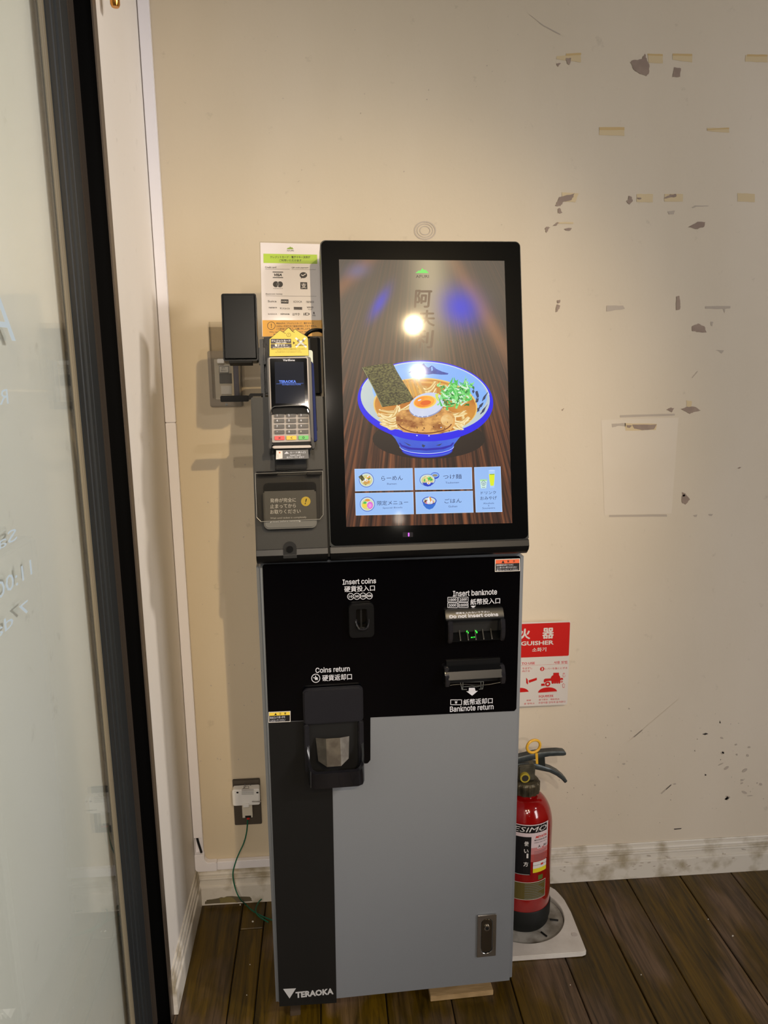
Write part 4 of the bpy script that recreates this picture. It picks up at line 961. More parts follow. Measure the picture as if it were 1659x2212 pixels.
button([(115,103),(677,95),(683,309),(121,320)], d1); button([(695,95),(1250,87),(1256,299),(702,307)], d2); button([(120,338),(684,326),(689,541),(127,554)], d3)
button([(703,326),(1259,314),(1266,525),(710,540)], d4); button([(1272,87),(1528,79),(1545,519),(1288,524)], d5)

# ---------------- ticket module at the left
lm = add('ticket_printer_housing', prism(MT, rr(.0028,.1302,.0130,.2860,.004,4,'0011'), -.12, 0, .0022), M_BLKM, tm, 'black sloping ticket printer housing', smooth=True)
add('printer_chin', uprof(chin, .0028, .1302, .0012), M_BLK, tm, smooth=True)
def q2(fr, x, y): return fr.p(x, y)
a_ = MT.p(570,1050); b_ = MT.p(685,1140); c_ = MT.p(570,1046); d_ = MT.p(685,1062)
add('ticket_slot', prism(MT, rr(a_[0]-.001, b_[0]+.001, MT.p(628,1066)[1], MT.p(628,1042)[1], .008, 5, '0011'), .0002, .0010), M_DARK, lm)
cupm = mat('grey_label', (92,90,84), .32, coat=.3)
tc_ = add('ticket_cup', prism(MT, rr(MT.p(570,1100)[0], MT.p(683,1100)[0], MT.p(628,1141)[1], MT.p(628,1060)[1], .009, 6, '1100'), .0011, .020, .0025), cupm, lm, 'smoky grey ticket cup with notice', smooth=True)
CF2 = MT.off(.0203); tcv = Canvas(CF2, .0002, .0001); M_TW = mat('notice_white', (214,210,200), .5)
for i, (s_, w) in enumerate((('発券が完全に',56),('止まってから',56),('お取りください',66))): tcv.text(s_, 583.5+w/2, 1080.5+i*12.3, w, 9.2, M_TW, bold=.02)
tcv.text('Wait until ticket is completely', 623, 1118.7, 78, 5.0, M_TW); tcv.text('printed before removing.', 617, 1125.8, 66, 5.0, M_TW)
tcv.ell(660.5, 1083, 10.2, 10.2, M_YEL, 1); tcv.text('!', 660.5, 1083, 5, 12.5, M_BK, 2, .02, italic=.3)
tcv.build('notice_print', tc_)
fp = [MT.p(x, y) for x, y in ((553,1024),(696,1019),(697,1112),(690,1121),(565,1126),(556,1117))]
fl_ = add('clear_flap', prism(MT, fp, .0215, .0232, .0005), thin_glass('clear_flap_glass', (.86,.85,.83), rough=.08), lm, 'clear hinged flap')
for x0_, x1_ in ((556,600),(663,695)):
    u0, v0 = MT.p(x0_, 1026); u1, v1 = MT.p(x1_, 1019); add('hinge', box(MT, u0, u1, v0, v1, .0002, .021, .001), M_BLK, lm, 'black hinge block')
tube_ = [MT.w(*MT.p(555,1021), .0235), MT.w(*MT.p(696,1016), .0235)]
add('hinge_pin', tube(tube_, .0012, 8), M_GLOSS, lm)
fe = bmesh.new()
for a, b in zip(fp, fp[1:]+fp[:1]): tube([MT.w(*a, .0238), MT.w(*b, .0238)], .0004, 6, bm=fe)
add('flap_edge', fe, mat('clear_edge', (150,146,136), .2), lm, 'bright edge of the clear flap')
u_, v_ = MT.p(626,1184)
ln = add('round_recess', prism(MT, [(u_+.012*math.cos(math.radians(a)), v_+.012*math.sin(math.radians(a))) for a in range(0,181,15)]+[(u_-.012,v_-.018),(u_+.012,v_-.018)], .0002, .0012), M_DARK, lm)
add('lock_button', tube([MT.w(u_, v_-.002, .0013), MT.w(u_, v_-.002, .0035)], .006, 20), M_GLOSS, lm)
add('seam', box(MT, .1304,.1338,-.002,.286,-.02,-.006), M_DARK, lm)

# ---------------- column behind the terminal
KF = TF(TH, -.02, 1.0)
kc = empty('terminal_column', 'glossy black metal column rising behind the card terminal', 'bracket', tuple(MP0+MU*.078+MN*(-.1)+Vector((0,0,1.28))), MWR)
add('column_box', box(KF, .0240,.1310,.2870,.3935,-.06,0,.0035), mat('column_gloss', (10,10,10), .3, spec=.16, noise=70, rgb2=(15,14,13), bump=.25), kc, smooth=True)
add('side_channel', box(KF, .112,.1300,.2880,.3900,.0002,.006,.001), mat('channel_black', (9,9,10), .5, spec=.12), kc)
pts = [KF.w(.098,.380,.010), KF.w(.104,.392,.014), KF.w(.115,.400,.016), KF.w(.130,.402,.012), KF.w(.139,.398,.004)]
add('cable', tube(spline(pts, 6), .0035, 10), M_BLK, kc, smooth=True)

# ---------------- laminated notice
PF = TF(TH, -.055, 1.0)
po = empty('payment_notice', 'laminated white notice listing payment marks with green and orange bands', 'poster', tuple(MP0+MU*.08+MN*(-.13)+Vector((0,0,1.38))), MWR)
k1 = lambda x, y: (440+x/5.925, 500+y/5.925)
lam = [PF.p(558.5,521.5), PF.p(701,526), PF.p(706,727), PF.p(564.5,727)]
lam2 = rr(lam[0][0]+.001, lam[1][0], .3960, lam[0][1], .003)
add('laminate', prism(PF, lam2, -.0012, -.0002), thin_glass('laminate_film', (.96,.96,.95), rough=.06), po, 'clear laminate border')
add('sheet', prism(PF, [PF.p(*k1(725,143)), PF.p(*k1(1490,163)), PF.p(*k1(1530,1340)), PF.p(*k1(750,1345))], -.0001, .0004), mat('notice_paper', (222,214,212), .35, coat=.5, crough=.08), po)
N_ = Canvas(PF, .0006, .00008, k1); N_.ks = 1/5.925
M_GB = mat('band_green', (166,196,48), .4); M_OR = mat('band_orange', (238,172,40), .4); M_TX = mat('notice_ink', (34,28,30), .5); M_TX2 = mat('notice_ink_grey', (92,84,84), .5)
N_.poly([(764,285),(1452,298),(1454,416),(766,404)], M_GB, 0); N_.poly([(752,1136),(1522,1136),(1530,1340),(755,1345)], M_OR, 0)
N_.poly([(1061,228),(1080,208),(1092,212),(1106,194),(1120,208),(1132,204),(1152,228)], mat('logo_green', (132,160,50), .5), 1); N_.text('AFURI', 1108, 247, 90, 17, M_TX, 1)
N_.text('クレジットカード・電子マネー決済が', 1107, 330, 512, 32, M_TX, 1, .02); N_.text('ご利用いただけます', 1109, 371, 286, 30, M_TX, 1, .02)
N_.text('Credit card', 857, 459, 142, 22, M_TX, 1, .015); N_.text('QR code payment', 1233, 466, 216, 22, M_TX, 1, .015)
N_.line([(787,482),(1100,484)], 3, M_TX2, 1); N_.line([(1125,486),(1433,490)], 3, M_TX2, 1)
N_.poly([(882,515),(1017,517),(1017,527),(882,525)], M_TX, 1); N_.poly([(884,586),(1017,587),(1017,597),(884,596)], M_TX, 1); N_.text('VISA', 951, 557, 100, 34, M_TX, 1, .05, italic=.25)
N_.ell(1276,560,48,38,M_TX,1); N_.poly([(1245,590),(1262,592),(1244,606)], M_TX, 1); N_.line([(1250,556),(1268,568),(1306,544)], 11, M_PAP, 2)
N_.ell(924,677,38,38,M_TX,1); N_.ell(976,678,38,38,M_TX,1); N_.ring(924,677,38,38,3,M_PAP,2,a0=-52,a1=52); N_.ring(976,678,38,38,3,M_PAP,2,a0=128,a1=232); N_.text('mastercard', 951, 729, 120, 13, M_TX2, 1)
N_.poly([(1236,650),(1324,652),(1328,740),(1238,738)], M_TX, 1); N_.text('支', 1281, 695, 66, 66, M_PAP, 2, .02)
N_.text('Electronic money', 902, 803, 216, 22, M_TX, 1, .015); N_.line([(796,824),(1442,830)], 3, M_TX2, 1)
N_.text('Suica', 877, 894, 112, 26, M_TX, 1, .01); N_.poly([(989,870),(1085,872),(1085,924),(990,922)], M_TX, 1); N_.text('PASMO', 1037, 898, 78, 20, M_PAP, 2, .005)
N_.text('ICOCA', 1204, 900, 108, 24, M_TX, 1, .01); N_.text('nanaco', 1362, 903, 98, 26, M_TX2, 1, .01)
N_.text('nanaco', 886, 976, 104, 18, M_TX2, 1, .02); N_.text('Kitaca', 1040, 984, 124, 24, M_TX, 1); N_.poly([(1152,966),(1260,968),(1261,1004),(1153,1002)], M_TX2, 1); N_.text('TOICA', 1206, 985, 92, 20, M_TX, 2, .03); N_.text('waon', 1360, 972, 84, 20, M_TX2, 1, .02); N_.ring(1362,975,38,30,5,M_TX2,1,a0=35,a1=145,n=12)
N_.text('SUGOCA', 881, 1058, 116, 20, M_TX2, 1, .01); N_.text('nimoca', 1041, 1056, 114, 26, M_TX, 1, .02); N_.text('はやか', 1184, 1060, 96, 34, M_TX, 1, .03); N_.text('iD', 1317, 1058, 80, 34, M_TX, 1, .02); N_.text('R', 1414, 1046, 24, 32, M_TX, 1, .03); N_.text('Edy', 1415, 1078, 40, 20, M_TX2, 1, .02)
N_.ring(866,1207,52,52,6,M_TX,1); N_.text('!', 866, 1207, 9, 60, M_TX, 1, .04)
N_.text('現金以外の（クレジットカード・電子マネー）', 1168, 1176, 476, 24, M_TX, 1, .015); N_.text('お支払い方法でのご返金は対応しておりません。', 1190, 1212, 516, 26, M_TX, 1, .015); N_.text('ご注意頂けますよう、お願い申し上げます。', 1166, 1247, 470, 24, M_TX, 1, .015)
N_.text("We can't accept cancellation of orders", 1132, 1288, 584, 20, M_TX, 1, .02); N_.text('paid by electronic money', 1132, 1313, 470, 18, M_TX, 1, .02)
N_.build('notice_print', po)

# ---------------- card terminal
VF = TF(.20, .085, 1.0)
pt = empty('card_terminal', 'card payment terminal with dark screen and coloured keys on the left of the machine', 'card reader', tuple(MP0+MU*.075+MN*.03+Vector((0,0,1.2))), MWR)
v2 = lambda x, y: (540+x/9.217, 700+y/9.217); v3 = lambda x, y: (540+x/9.217, 860+y/9.217)
l0, _t = VF.p(577.5,800); r0, _ = VF.p(668.5,800); top_ = VF.p(620,771)[1]; bot_ = VF.p(630,957)[1]
M_TBODY = mat('terminal_body', (36,34,36), .35); M_TGREY = mat('terminal_grey', (158,150,144), .38)
add('body', prism(VF, rr(l0, r0+.0035, bot_-.002, top_+.0005, .004), -.030, -.0018, .003), M_TBODY, pt, smooth=True)
add('side_reflection', prism(VF, [(r0+.0037,top_-.006),(r0+.0075,top_-.012),(r0+.0095,bot_+.004),(r0+.0037,bot_+.002)], -.024, -.004, .001), mat('blue_reflection', (20,34,86), .55, spec=.2), pt, 'dark blue side strip standing in for the screen reflection')  # blue colour paints the screen's reflection on the terminal side
fl0 = VF.p(581.8,830)[0]; fr1 = VF.p(667.5,830)[0]; mid = VF.p(625,893)[1]
add('screen_frame', prism(VF, rr(fl0, fr1, mid, top_, .0035), -.0017, 0, .0008), M_TGREY, pt)
sg = add('display', prism(VF, rr(VF.p(584.8,830)[0], VF.p(664.6,830)[0], mid+.0005, VF.p(625,774)[1], .002), .0001, .0008), mat('terminal_glass', (4,5,7), .05), pt, 'dark display')
tv = Canvas(VF, .0009, .00006)
tv.poly([v2(490,755),v2(1065,755),v2(1098,1582),v2(510,1582)], emat('terminal_screen', (16,22,34), (22,26,36), 6), 0)
tv.text('Verifone', *v2(774,720), 26, 4.6, M_WPRINT, 1, .03)
MATS['terminal_screen'].node_tree.nodes['Principled BSDF'].inputs['Coat Weight'].default_value = .06
E_TB = emat('screen_blue_text', (84,130,238)); tv.text('TERAOKA', *v2(748,1147), 37, 6.2, E_TB, 1, .04); tv.line([v2(525,1192),v2(1062,1181)], .45, E_TB, 1); tv.text('PAYMENTSOLUTIONS', *v2(828,1206), 40, 3.0, E_TB, 1, 0)
tv.build('display_print', sg)
# privacy hood arching over the keys
arch = [v3(428,800),v3(420,600),v3(415,400),v3(425,270),v3(450,215),v3(500,188),v3(800,172),v3(1080,172),v3(1140,200),v3(1180,260),v3(1195,400),v3(1205,600),v3(1212,780)]
A2 = [Vector(VF.p(*q)) for q in arch]; cen = Vector(VF.p(*v3(820,560)))
bm = bmesh.new(); hs_ = [.004,.005,.007,.009,.011,.012,.012,.012,.011,.009,.007,.005,.004]
ou = [p+(p-cen).normalized()*.0014 for p in A2]
R_ = [[bm.verts.new(VF.w(*p, 0)) for p in ou], [bm.verts.new(VF.w(*p, h)) for p, h in zip(ou, hs_)], [bm.verts.new(VF.w(*p, h)) for p, h in zip(A2, hs_)], [bm.verts.new(VF.w(*p, 0)) for p in A2]]
for a, b in zip(R_, R_[1:]):
    for i in range(len(a)-1): bm.faces.new((a[i],a[i+1],b[i+1],b[i]))
add('key_hood', bm, mat('hood_grey', (66,66,66), .4), pt, 'grey arched hood over the keys', smooth=True)
add('hood_shade', prism(VF, [tuple(Vector(VF.p(*q))) for q in (v3(440,325),v3(450,230),v3(505,196),v3(800,180),v3(1080,180),v3(1135,215),v3(1165,300),v3(1168,318))], .0002, .0034), M_DARK, pt)
kp = add('keypad', prism(VF, [VF.p(*v3(440,885)),VF.p(*v3(432,340)),VF.p(*v3(470,320)),VF.p(*v3(1150,312)),VF.p(*v3(1180,340)),VF.p(*v3(1212,860))], -.0017, .0006, .0004), M_TGREY, pt, 'grey keypad')
M_KEY = mat('key_dark', (58,54,52), .35)
kcol = {'✕': mat('key_red', (222,72,72), .4), '＜': mat('key_yellow', (226,184,52), .4), '○': mat('key_green', (92,182,92), .4)}
rows = [(352,(('1','QZ.'),('2','ABC'),('3','DEF')),66), (456,(('4','GHI'),('5','JKL'),('6','MNO')),80), (568,(('7','PRS'),('8','TUV'),('9','WXY')),80), (680,(('*',",'\""),('0','-SP'),('#','')),78), (797,(('✕',''),('＜',''),('○','')),82)]
for y, ks, hh in rows:
    for j, (a, b) in enumerate(ks):
        x = (584,820,1060)[j]+(y-352)*.012; yy = y-j*4
        u0, v0 = VF.p(*v3(x-98, yy+hh/2)); u1, v1 = VF.p(*v3(x+98, yy-hh/2)); v0 = VF.p(*v3(x, yy+hh/2))[1]; v1 = VF.p(*v3(x, yy-hh/2))[1]
        hot = a in kcol; key = add('key', prism(VF, rr(u0, u1, v0, v1, .0012, 3), .0007, .0030, .0005), kcol.get(a, M_KEY), kp, {'✕':'red key','＜':'yellow key','○':'green key'}.get(a)) if False else None
        key = add('key', prism(VF, rr(u0, u1, v0, v1, .0012, 3), .0007, .0030, .0005), kcol.get(a, M_KEY), pt, {'✕':'red key','＜':'yellow key','○':'green key'}.get(a))
        kc2 = Canvas(VF, .0032, .00005, v3); kc2.ks = 1/9.217
        if hot:
            if a == '✕': kc2.line([(x-20,yy-18),(x+20,yy+18)], 8, M_BK, 1); kc2.line([(x-20,yy+18),(x+20,yy-18)], 8, M_BK, 2)
            elif a == '＜': kc2.line([(x+18,yy-20),(x-14,yy),(x+18,yy+20)], 8, M_BK, 1)
            else: kc2.ring(x,yy,22,22,8,M_BK,1,n=20)
        elif a == '#': kc2.ell(x-50,yy-5,14,18,mat('key_print_pale', (170,168,150), .5),1,n=14)
        else:
            kc2.text(a, x-44, yy-4, None, 42 if a != '*' else 30, M_WPRINT, 1, .04); kc2.text(b, x+22, yy-16, 60, 22, M_PR2 if b else M_PR2, 1)
        kc2.build('key_print', key)
add('card_slot', box(VF, VF.p(590,955)[0], VF.p(671,955)[0], VF.p(630,966)[1], VF.p(630,955)[1], -.016, .001, .0008), M_DARK, pt)
add('slot_lip', prism(VF, [VF.p(*q) for q in (v3(440,985),v3(445,965),v3(495,952),v3(1190,940),v3(1228,960),v3(1222,985),v3(1150,992),v3(480,1006))], -.006, .0035, .001), mat('lip_grey', (186,176,168), .4), pt)
for sg_, px_ in ((-1,583),(1,673)):
    q = [VF.p(*z) for z in ((v3(440,800),v3(432,1010),v3(395,1020),v3(368,960),v3(376,900)) if sg_ < 0 else (v3(1212,770),v3(1290,900),v3(1290,1000),v3(1240,1020),v3(1222,900)))]
    add('cradle_arm', prism(VF, q, -.02, .005, .001), M_BLK, pt, 'black cradle arm')
cl = add('card_label', prism(VF, [VF.p(*q) for q in (v3(515,1222),v3(520,1030),v3(1160,1020),v3(1170,1200))], -.012, -.004), mat('label_grey', (84,84,86), .4), pt, 'grey card slot label')
cc = Canvas(VF.off(-.004), .0003, .00006, v3); cc.ks = 1/9.217
cc.poly([(524,1045),(648,1052),(648,1200),(518,1218)], M_STW, 0); cc.poly([(576,1072),(606,1072),(606,1098),(576,1098)], M_ORG, 1); cc.poly([(730,1060),(778,1106),(682,1110)], M_WPRINT, 1)
cc.text('カード挿入口', 950, 1082, 310, 42, M_WPRINT, 1, .02); cc.text('Insert card', 902, 1134, 206, 30, M_WPRINT, 1, .02); cc.text('插卡口 / 카드 삽입구', 904, 1176, 350, 36, M_WPRINT, 1, .02)
cc.text('CARD', 556, 1155, 76, 14, M_TX2, 1, rot=1.57); cc.build('label_print', cl)
add('cradle', box(VF, VF.p(592,990)[0], VF.p(664,990)[0], VF.p(630,1012)[1], VF.p(630,860)[1], -.048, -.031, .002), M_DARK, pt)  # near-black colour also stands in for the shadow under the terminal
add('mount_arm', box(VF, .055, .092, VF.p(630,960)[1], VF.p(630,900)[1], -.0785, -.049, .002), M_BLK, pt)
# grey mounting plate showing behind the card
mp_ = [VF.p(600,752), VF.p(676,748), VF.p(680,830), VF.p(600,830)]
add('back_plate', prism(VF.off(-.034), rr(mp_[0][0], VF.p(676.5,760)[0], VF.p(640,860)[1], VF.p(660,748)[1], .004), 0, .0025, .0006), mat('plate_teal_grey', (138,146,138), .35, metal=.3), pt)
# slim stylus-like lever on the right side
add('side_lever', tube([VF.w(*VF.p(678,792), -.02), VF.w(*VF.p(680,850), -.018), VF.w(*VF.p(683,915), -.018), VF.w(*VF.p(684,928), -.018)], .0022, 10), M_GLOSS, pt, smooth=True)
# yellow peaked card
yc = empty('yellow_notice_card', 'yellow mountain-shaped notice card standing on top of the card terminal', 'sign', tuple(MP0+MU*.073+MN*.01+Vector((0,0,1.36))), MWR)
YF = TF(.20, .082, 1.0)
ol = [(390,640),(392,300),(440,262),(600,125),(662,162),(768,68),(848,150),(895,105),(1010,180),(1135,255),(1150,290),(1168,628)]
add('card_back', prism(YF, [YF.p(*v2(x+(-7 if x < 700 else 7), y-(8 if y < 300 else 0))) for x, y in ol], -.0022, -.0012), mat('card_edge_brown', (74,60,24), .5), yc)
add('card_face', prism(YF, [YF.p(*v2(*q)) for q in ol], -.0011, 0), mat('card_yellow', (218,194,72), .45), yc)
y_ = Canvas(YF, .0003, .00007, v2); y_.ks = 1/9.217
M_BR = mat('card_brown', (80,64,26), .5); M_NV = mat('card_slate', (66,60,66), .5); M_CW = mat('card_white', (240,234,226), .5)
y_.line([(600,125),(662,162),(712,190)], 8, M_BR, 1); y_.line([(662,162),(768,68),(848,150),(888,168)], 8, M_BR, 1); y_.line([(848,150),(895,105)], 8, M_BR, 1)
y_.ring(772,216,44,38,5,M_BR,1); y_.text('!', 772, 214, 7, 38, M_BR, 1, .04)
y_.poly([(416,296),(818,296),(822,382),(415,388)], M_NV, 1); y_.poly([(415,400),(826,394),(830,468),(415,484)], M_NV, 1)
y_.text('クレジットカード', 616, 334, 380, 42, M_CW, 2, .04); y_.text('CREDIT CARD', 618, 372, 216, 22, M_CW, 2, .03); y_.text('電子マネー', 625, 424, 262, 44, M_CW, 2, .04); y_.text('ELECTRONIC MONEY', 625, 462, 334, 20, M_CW, 2, .005)
y_.poly([(858,345),(902,376),(858,408)], M_BR, 1); y_.line([(910,280),(1120,460)], 34, M_CW, 1); y_.line([(1100,280),(918,460)], 34, M_CW, 2)
y_.text('返', 963, 330, 56, 52, M_BR, 3, .04); y_.text('金', 1058, 328, 60, 50, M_BR, 3, .04); y_.text('できません', 1015, 380, 140, 20, M_BR, 3, .03); y_.text('NO REFUNDS', 1014, 420, 226, 24, M_BR, 3, .03)
y_.text('現金以外のお支払い方法でのご返金は対応しておりません。', 768, 497, 690, 18, M_BR, 1, .01); y_.text('No refunds for cancellation of orders paid', 770, 537, 462, 15, M_BR, 1); y_.text('by credit card or any electronic money', 770, 562, 524, 15, M_BR, 1)
y_.build('card_print', yc)

# ---------------- black code reader at the left
RF = TF(.20, -.04, 1.3)
rd = empty('code_reader', 'black rectangular code reader box held out left of the machine', 'scanner', tuple(MP0+MU*(-.01)+MN*(-.05)+Vector((0,0,1.26))), MWR)
u0, v1 = RF.p(477,634); u1, v0 = RF.p(556.5,777)
add('hood', prism(RF, rr(u0, u1+.001, v0-.001, v1+.001, .004), -.034, 0, .0045, 3), mat('reader_black', (13,14,14), .28, spec=.14), rd, smooth=True)
add('face_plate', prism(RF, rr(u0+.004, u1-.003, v0+.003, v1-.010, .002), .0001, .0012, .0005), mat('reader_black', (13,14,14), .28, spec=.14), rd)
ua, va = RF.p(484,788)
add('scan_window', box(RF, u0+.010, u1-.010, v0-.0045, v0-.0012, -.032, -.004), M_DARK, rd)
add('arm', box(RF, u1+.0011, RF.p(572,760)[0], RF.p(560,782)[1], RF.p(560,745)[1], -.034, -.022, .001), M_BLK, rd)
sf = TF(.05, -.02, 1.25)
t0, t1 = sf.p(475.5,855), sf.p(537,867.5)
add('tray', prism(sf, rr(t0[0], t1[0], t1[1], t0[1], .0025), -.03, 0, .0015), mat('tray_gloss', (18,18,18), .2), rd, smooth=True)
b0, b1 = sf.p(534,850), sf.p(566,856)
add('tray_bracket', prism(sf, [(t1[0]-.001,t1[1]+.003),(t1[0]+.006,t1[1]+.004),(t1[0]+.007,b1[1]),(sf.p(567,855)[0],b1[1]),(sf.p(567,855)[0],b0[1]),(t1[0]+.003,b0[1]),(t1[0]-.001,t0[1]-.001)], -.020, -.012), M_BLK, rd)
add('pillar', box(RF, RF.p(562,800)[0], RF.p(570,800)[0], RF.p(566,858)[1], RF.p(566,730)[1], -.034, -.008, .001), M_BLK, rd)

# ---------------- board strip and scrap under the machine
ux, _ = MF.p(930,2160); FZ = Frame((0,0,0),(1,0,0),(0,1,0))
MFL = Frame(MP0, MU, -MN)
add('packing_strip', box(MFL, .325,.462,.004,.060,.0002,.0125,.001), mat('raw_wood', (150,124,86), .6, noise=30, rgb2=(172,144,104), stretch=(1,8,1)), None, 'thin pale wooden strip wedged under the ticket machine', cat='board', origin=MFL.w(.39,.03,0))
add('packing_block', box(MFL, .028,.050,.005,.030,.0002,.0125,.001), mat('dark_block', (70,56,40), .7), None, 'small dark block under the front left corner of the ticket machine', cat='block', origin=MFL.w(.04,.01,0))

# ------------------------------------------------------------------ fire extinguisher sign
SF = Frame((0,-.022,0), (1,0,0), (0,0,1))
sgn = empty('extinguisher_sign', 'red and white fire extinguisher instruction sign partly behind the machine', 'sign', (.81,0,.60))
sr = SF.p(1233,1341); sb = SF.p(1225,1523); sx1 = sr[0]; sz1, sz0 = sr[1]-.0005, sb[1]+.001; sx0 = sx1-.236
M_SR = mat('sign_red', (196,28,24), .4); M_SW = mat('sign_white', (214,208,202), .45); M_SP = mat('sign_pink', (206,70,80), .5)
add('board', prism(SF, rr(sx0, sx1, sz0, sz1, .004), -.003, 0, .0006), M_SW, sgn)
add('spacer', box(SF, sx0+.04, sx1-.04, sz0+.04, sz1-.04, -.0219, -.0031), M_SW, sgn)
s4 = lambda x, y: (1080+x/9.217, 1320+y/9.217)
# the sign hangs square on the wall, so print is laid out in its own axes
sc4 = Canvas(SF, .0003, .00008); cw, ch = sx1-sx0, sz1-sz0
def sp(x, y):
    """sign coordinates from the enlarged photograph: right edge 1410..1335, top 200, bottom 1865"""
    v = sz1-(y-200+(1400-x)*-.024)/1665*ch if False else sz1-((y+(x-900)*.024)-200)/1672*ch
    xr = 1415-(y-200)*.046; u = sx1-(xr-x)/ (9.217*1.0)*.001045; return u, v
def spoly(pts, m_, L=0): sc4.loc([sp(*q) for q in pts], m_, L)
def sell(cx, cy, r, m_, L, n=24, a0=0, a1=360, ry=None):
    ry = ry or r; c0 = sp(cx, cy); k = .001045/9.217; sc4.loc([(c0[0]+r*k*math.cos(math.radians(a0+(a1-a0)*i/n)), c0[1]-ry*k*math.sin(math.radians(a0+(a1-a0)*i/n))) for i in range(n)], m_, L)
def stext(s_, cx, cy, w, h, m_, L=2, bold=.0):
    vs, fs, asp = glyphs(s_, bold); u, v = sp(cx, cy); k = .001045/9.217; h = h or w/asp; w = w or h*asp; b = len(sc4.V)
    for x, y, q_ in vs: sc4.V.append(SF.w(u+x*w*k, v+y*h*k*1.04, sc4.z(L)+q_))
    q = sc4.mi(m_)
    for f in fs: sc4.Fc.append(tuple(b+i for i in f)); sc4.MI.append(q)
k_ = .001045/9.217
rz0 = sp(1370,872)[1]
sc4.loc(rr(sx0+.0012, sx1-.0015, rz0, sz1-.0028, .003), M_SR, 1)
stext('器', 925, 422, 250, 235, M_SW, 2, .045); stext('火', 425, 432, 230, 235, M_SW, 2, .05); stext('消', -90, 440, 240, 235, M_SW, 2, .045)
stext('EXTINGUISHER', 442, 617, 1207, 92, M_SW, 2, .03); stext('FIRE', -380, 640, 330, 92, M_SW, 2, .03); stext('소화기', 728, 742, 306, 92, M_SW, 2, .03)
stext('HOW TO USE', 372, 1015, 520, 52, M_SP, 2, .02); stext('사용 방법', 1190, 1000, 290, 58, M_SP, 2, .015)
a_ = sp(-380,1075); b_ = sp(1360,1046); sc4.loc([(a_[0],a_[1]),(b_[0],a_[1]),(b_[0],a_[1]+.0004),(a_[0],a_[1]+.0004)], M_SP, 2)
sell(791,1128,47,M_SR,2); stext('3', 791, 1128, 36, 56, M_SW, 3, .05); stext('レバーを強くにぎる', 1096, 1120, 484, 46, M_SP, 2, .0)
stext('をはずし', 470, 1108, 216, 46, M_SP, 2); stext('向ける', 440, 1165, 160, 44, M_SP, 2)
# pictogram: hand squeezing the lever
sell(905,1598,208,M_SR,2,28,180,360,112); spoly([(697,1600),(1112,1590),(1110,1594),(697,1604)], M_SR, 2)
spoly([(766,1424),(850,1420),(850,1466),(766,1472)], M_SR, 2)
spoly([(822,1380),(824,1345),(850,1324),(1000,1318),(1160,1316),(1160,1350),(1000,1366),(930,1372),(850,1400),(828,1398)], M_SR, 2)
sell(908,1432,66,M_SW,3); sell(908,1432,58,M_SR,4); sell(908,1432,24,M_SW,5)
spoly([(1035,1208),(1156,1206),(1156,1254),(1180,1290),(1186,1330),(1180,1420),(1164,1428),(1146,1424),(1138,1368),(1134,1420),(1118,1428),(1100,1424),(1094,1370),(1088,1420),(1070,1428),(1050,1424),(1046,1372),(1040,1420),(1020,1430),(996,1424),(986,1350),(980,1300),(1002,1270),(1034,1254)], M_SR, 6)
sell(1214,1342,34,M_SR,2); spoly([(1190,1352),(1250,1350),(1250,1360),(1190,1362)], M_SW, 3); sell(1214,1384,30,M_SR,2,20,0,180,24)
for dy, sg_ in ((1262,1),(1468,-1)):
    pts = [(-20,-44),(20,-44),(20,8),(36,8),(0,46),(-36,8),(-20,8)]
    o_ = [(1264+x-(dy-1262)*.04, dy+y*sg_) for x, y in pts]; c_ = [(1264+x*.72-(dy-1262)*.04, dy+(y*.80+1)*sg_) for x, y in pts]
    spoly(o_, M_SP, 2); spoly(c_, M_SW, 3)
spoly([(440,1300),(470,1330),(482,1420),(468,1434),(440,1400)], M_SR, 2); spoly([(490,1352),(672,1302),(672,1350),(505,1402)], M_SR, 2); sell(300,1598,190,M_SR,2,28,180,360,110)
stext('SQUEEZE', 870, 1680, 324, 56, M_SP, 2, .02); stext('按下把手　噴射灭火', 938, 1745, 456, 40, M_SP, 2); stext('손잡이를 강하게 움켜쥔다', 1000, 1805, 590, 44, M_SP, 2)
stext('根部', 490, 1757, 96, 36, M_SP, 2); stext('을 향하고', 500, 1822, 230, 40, M_SP, 2)
sc4.build('sign_print', sgn)

# ------------------------------------------------------------------ fire extinguisher and its stand
EX, EY, ER_ = .798, -.122, .0650
st = empty('extinguisher_stand', 'white plastic floor stand ring under the red fire extinguisher', 'stand', (EX, EY, 0))
ou = []
for x, y in ((.682,-.258),(.914,-.258)): ou.append((x, y))
ou += [(.9165,-.19),(.9185,-.13),(.9155,-.085),(.905,-.050),(.888,-.030)]
ou += [(.86,-.0205),(.798,-.0195),(.736,-.0205),(.708,-.030),(.691,-.050),(.6805,-.085),(.6775,-.13),(.6795,-.19)]
def dense(pts, n):
    L = []; tot = sum((Vector(pts[i])-Vector(pts[(i+1) % len(pts)])).length for i in range(len(pts))); step = tot/n; acc = 0; i = 0; p = Vector(pts[0]); out = []
    segs_ = [(Vector(pts[i]), Vector(pts[(i+1) % len(pts)])) for i in range(len(pts))]
    for k in range(n):
        d = k*step; s = 0
        for a, b in segs_:
            l = (b-a).length
            if s+l >= d-1e-9: out.append(tuple(a+(b-a)*((d-s)/l))); break
            s += l
    return out
od = dense(ou, 64); inn_ = []
for x, y in od:
    a = math.atan2(y-EY, x-EX); inn_.append((EX+.1005*math.cos(a)-.0, EY-.004+.096*math.sin(a)))
M_STD = mat('stand_white', (206,200,192), .5, noise=18, rgb2=(220,215,208))
SFL = Frame((0,0,0), (1,0,0), (0,1,0))
add('stand_plate', holed(SFL, od, inn_, .0005, .013, .0012), M_STD, st, smooth=True)
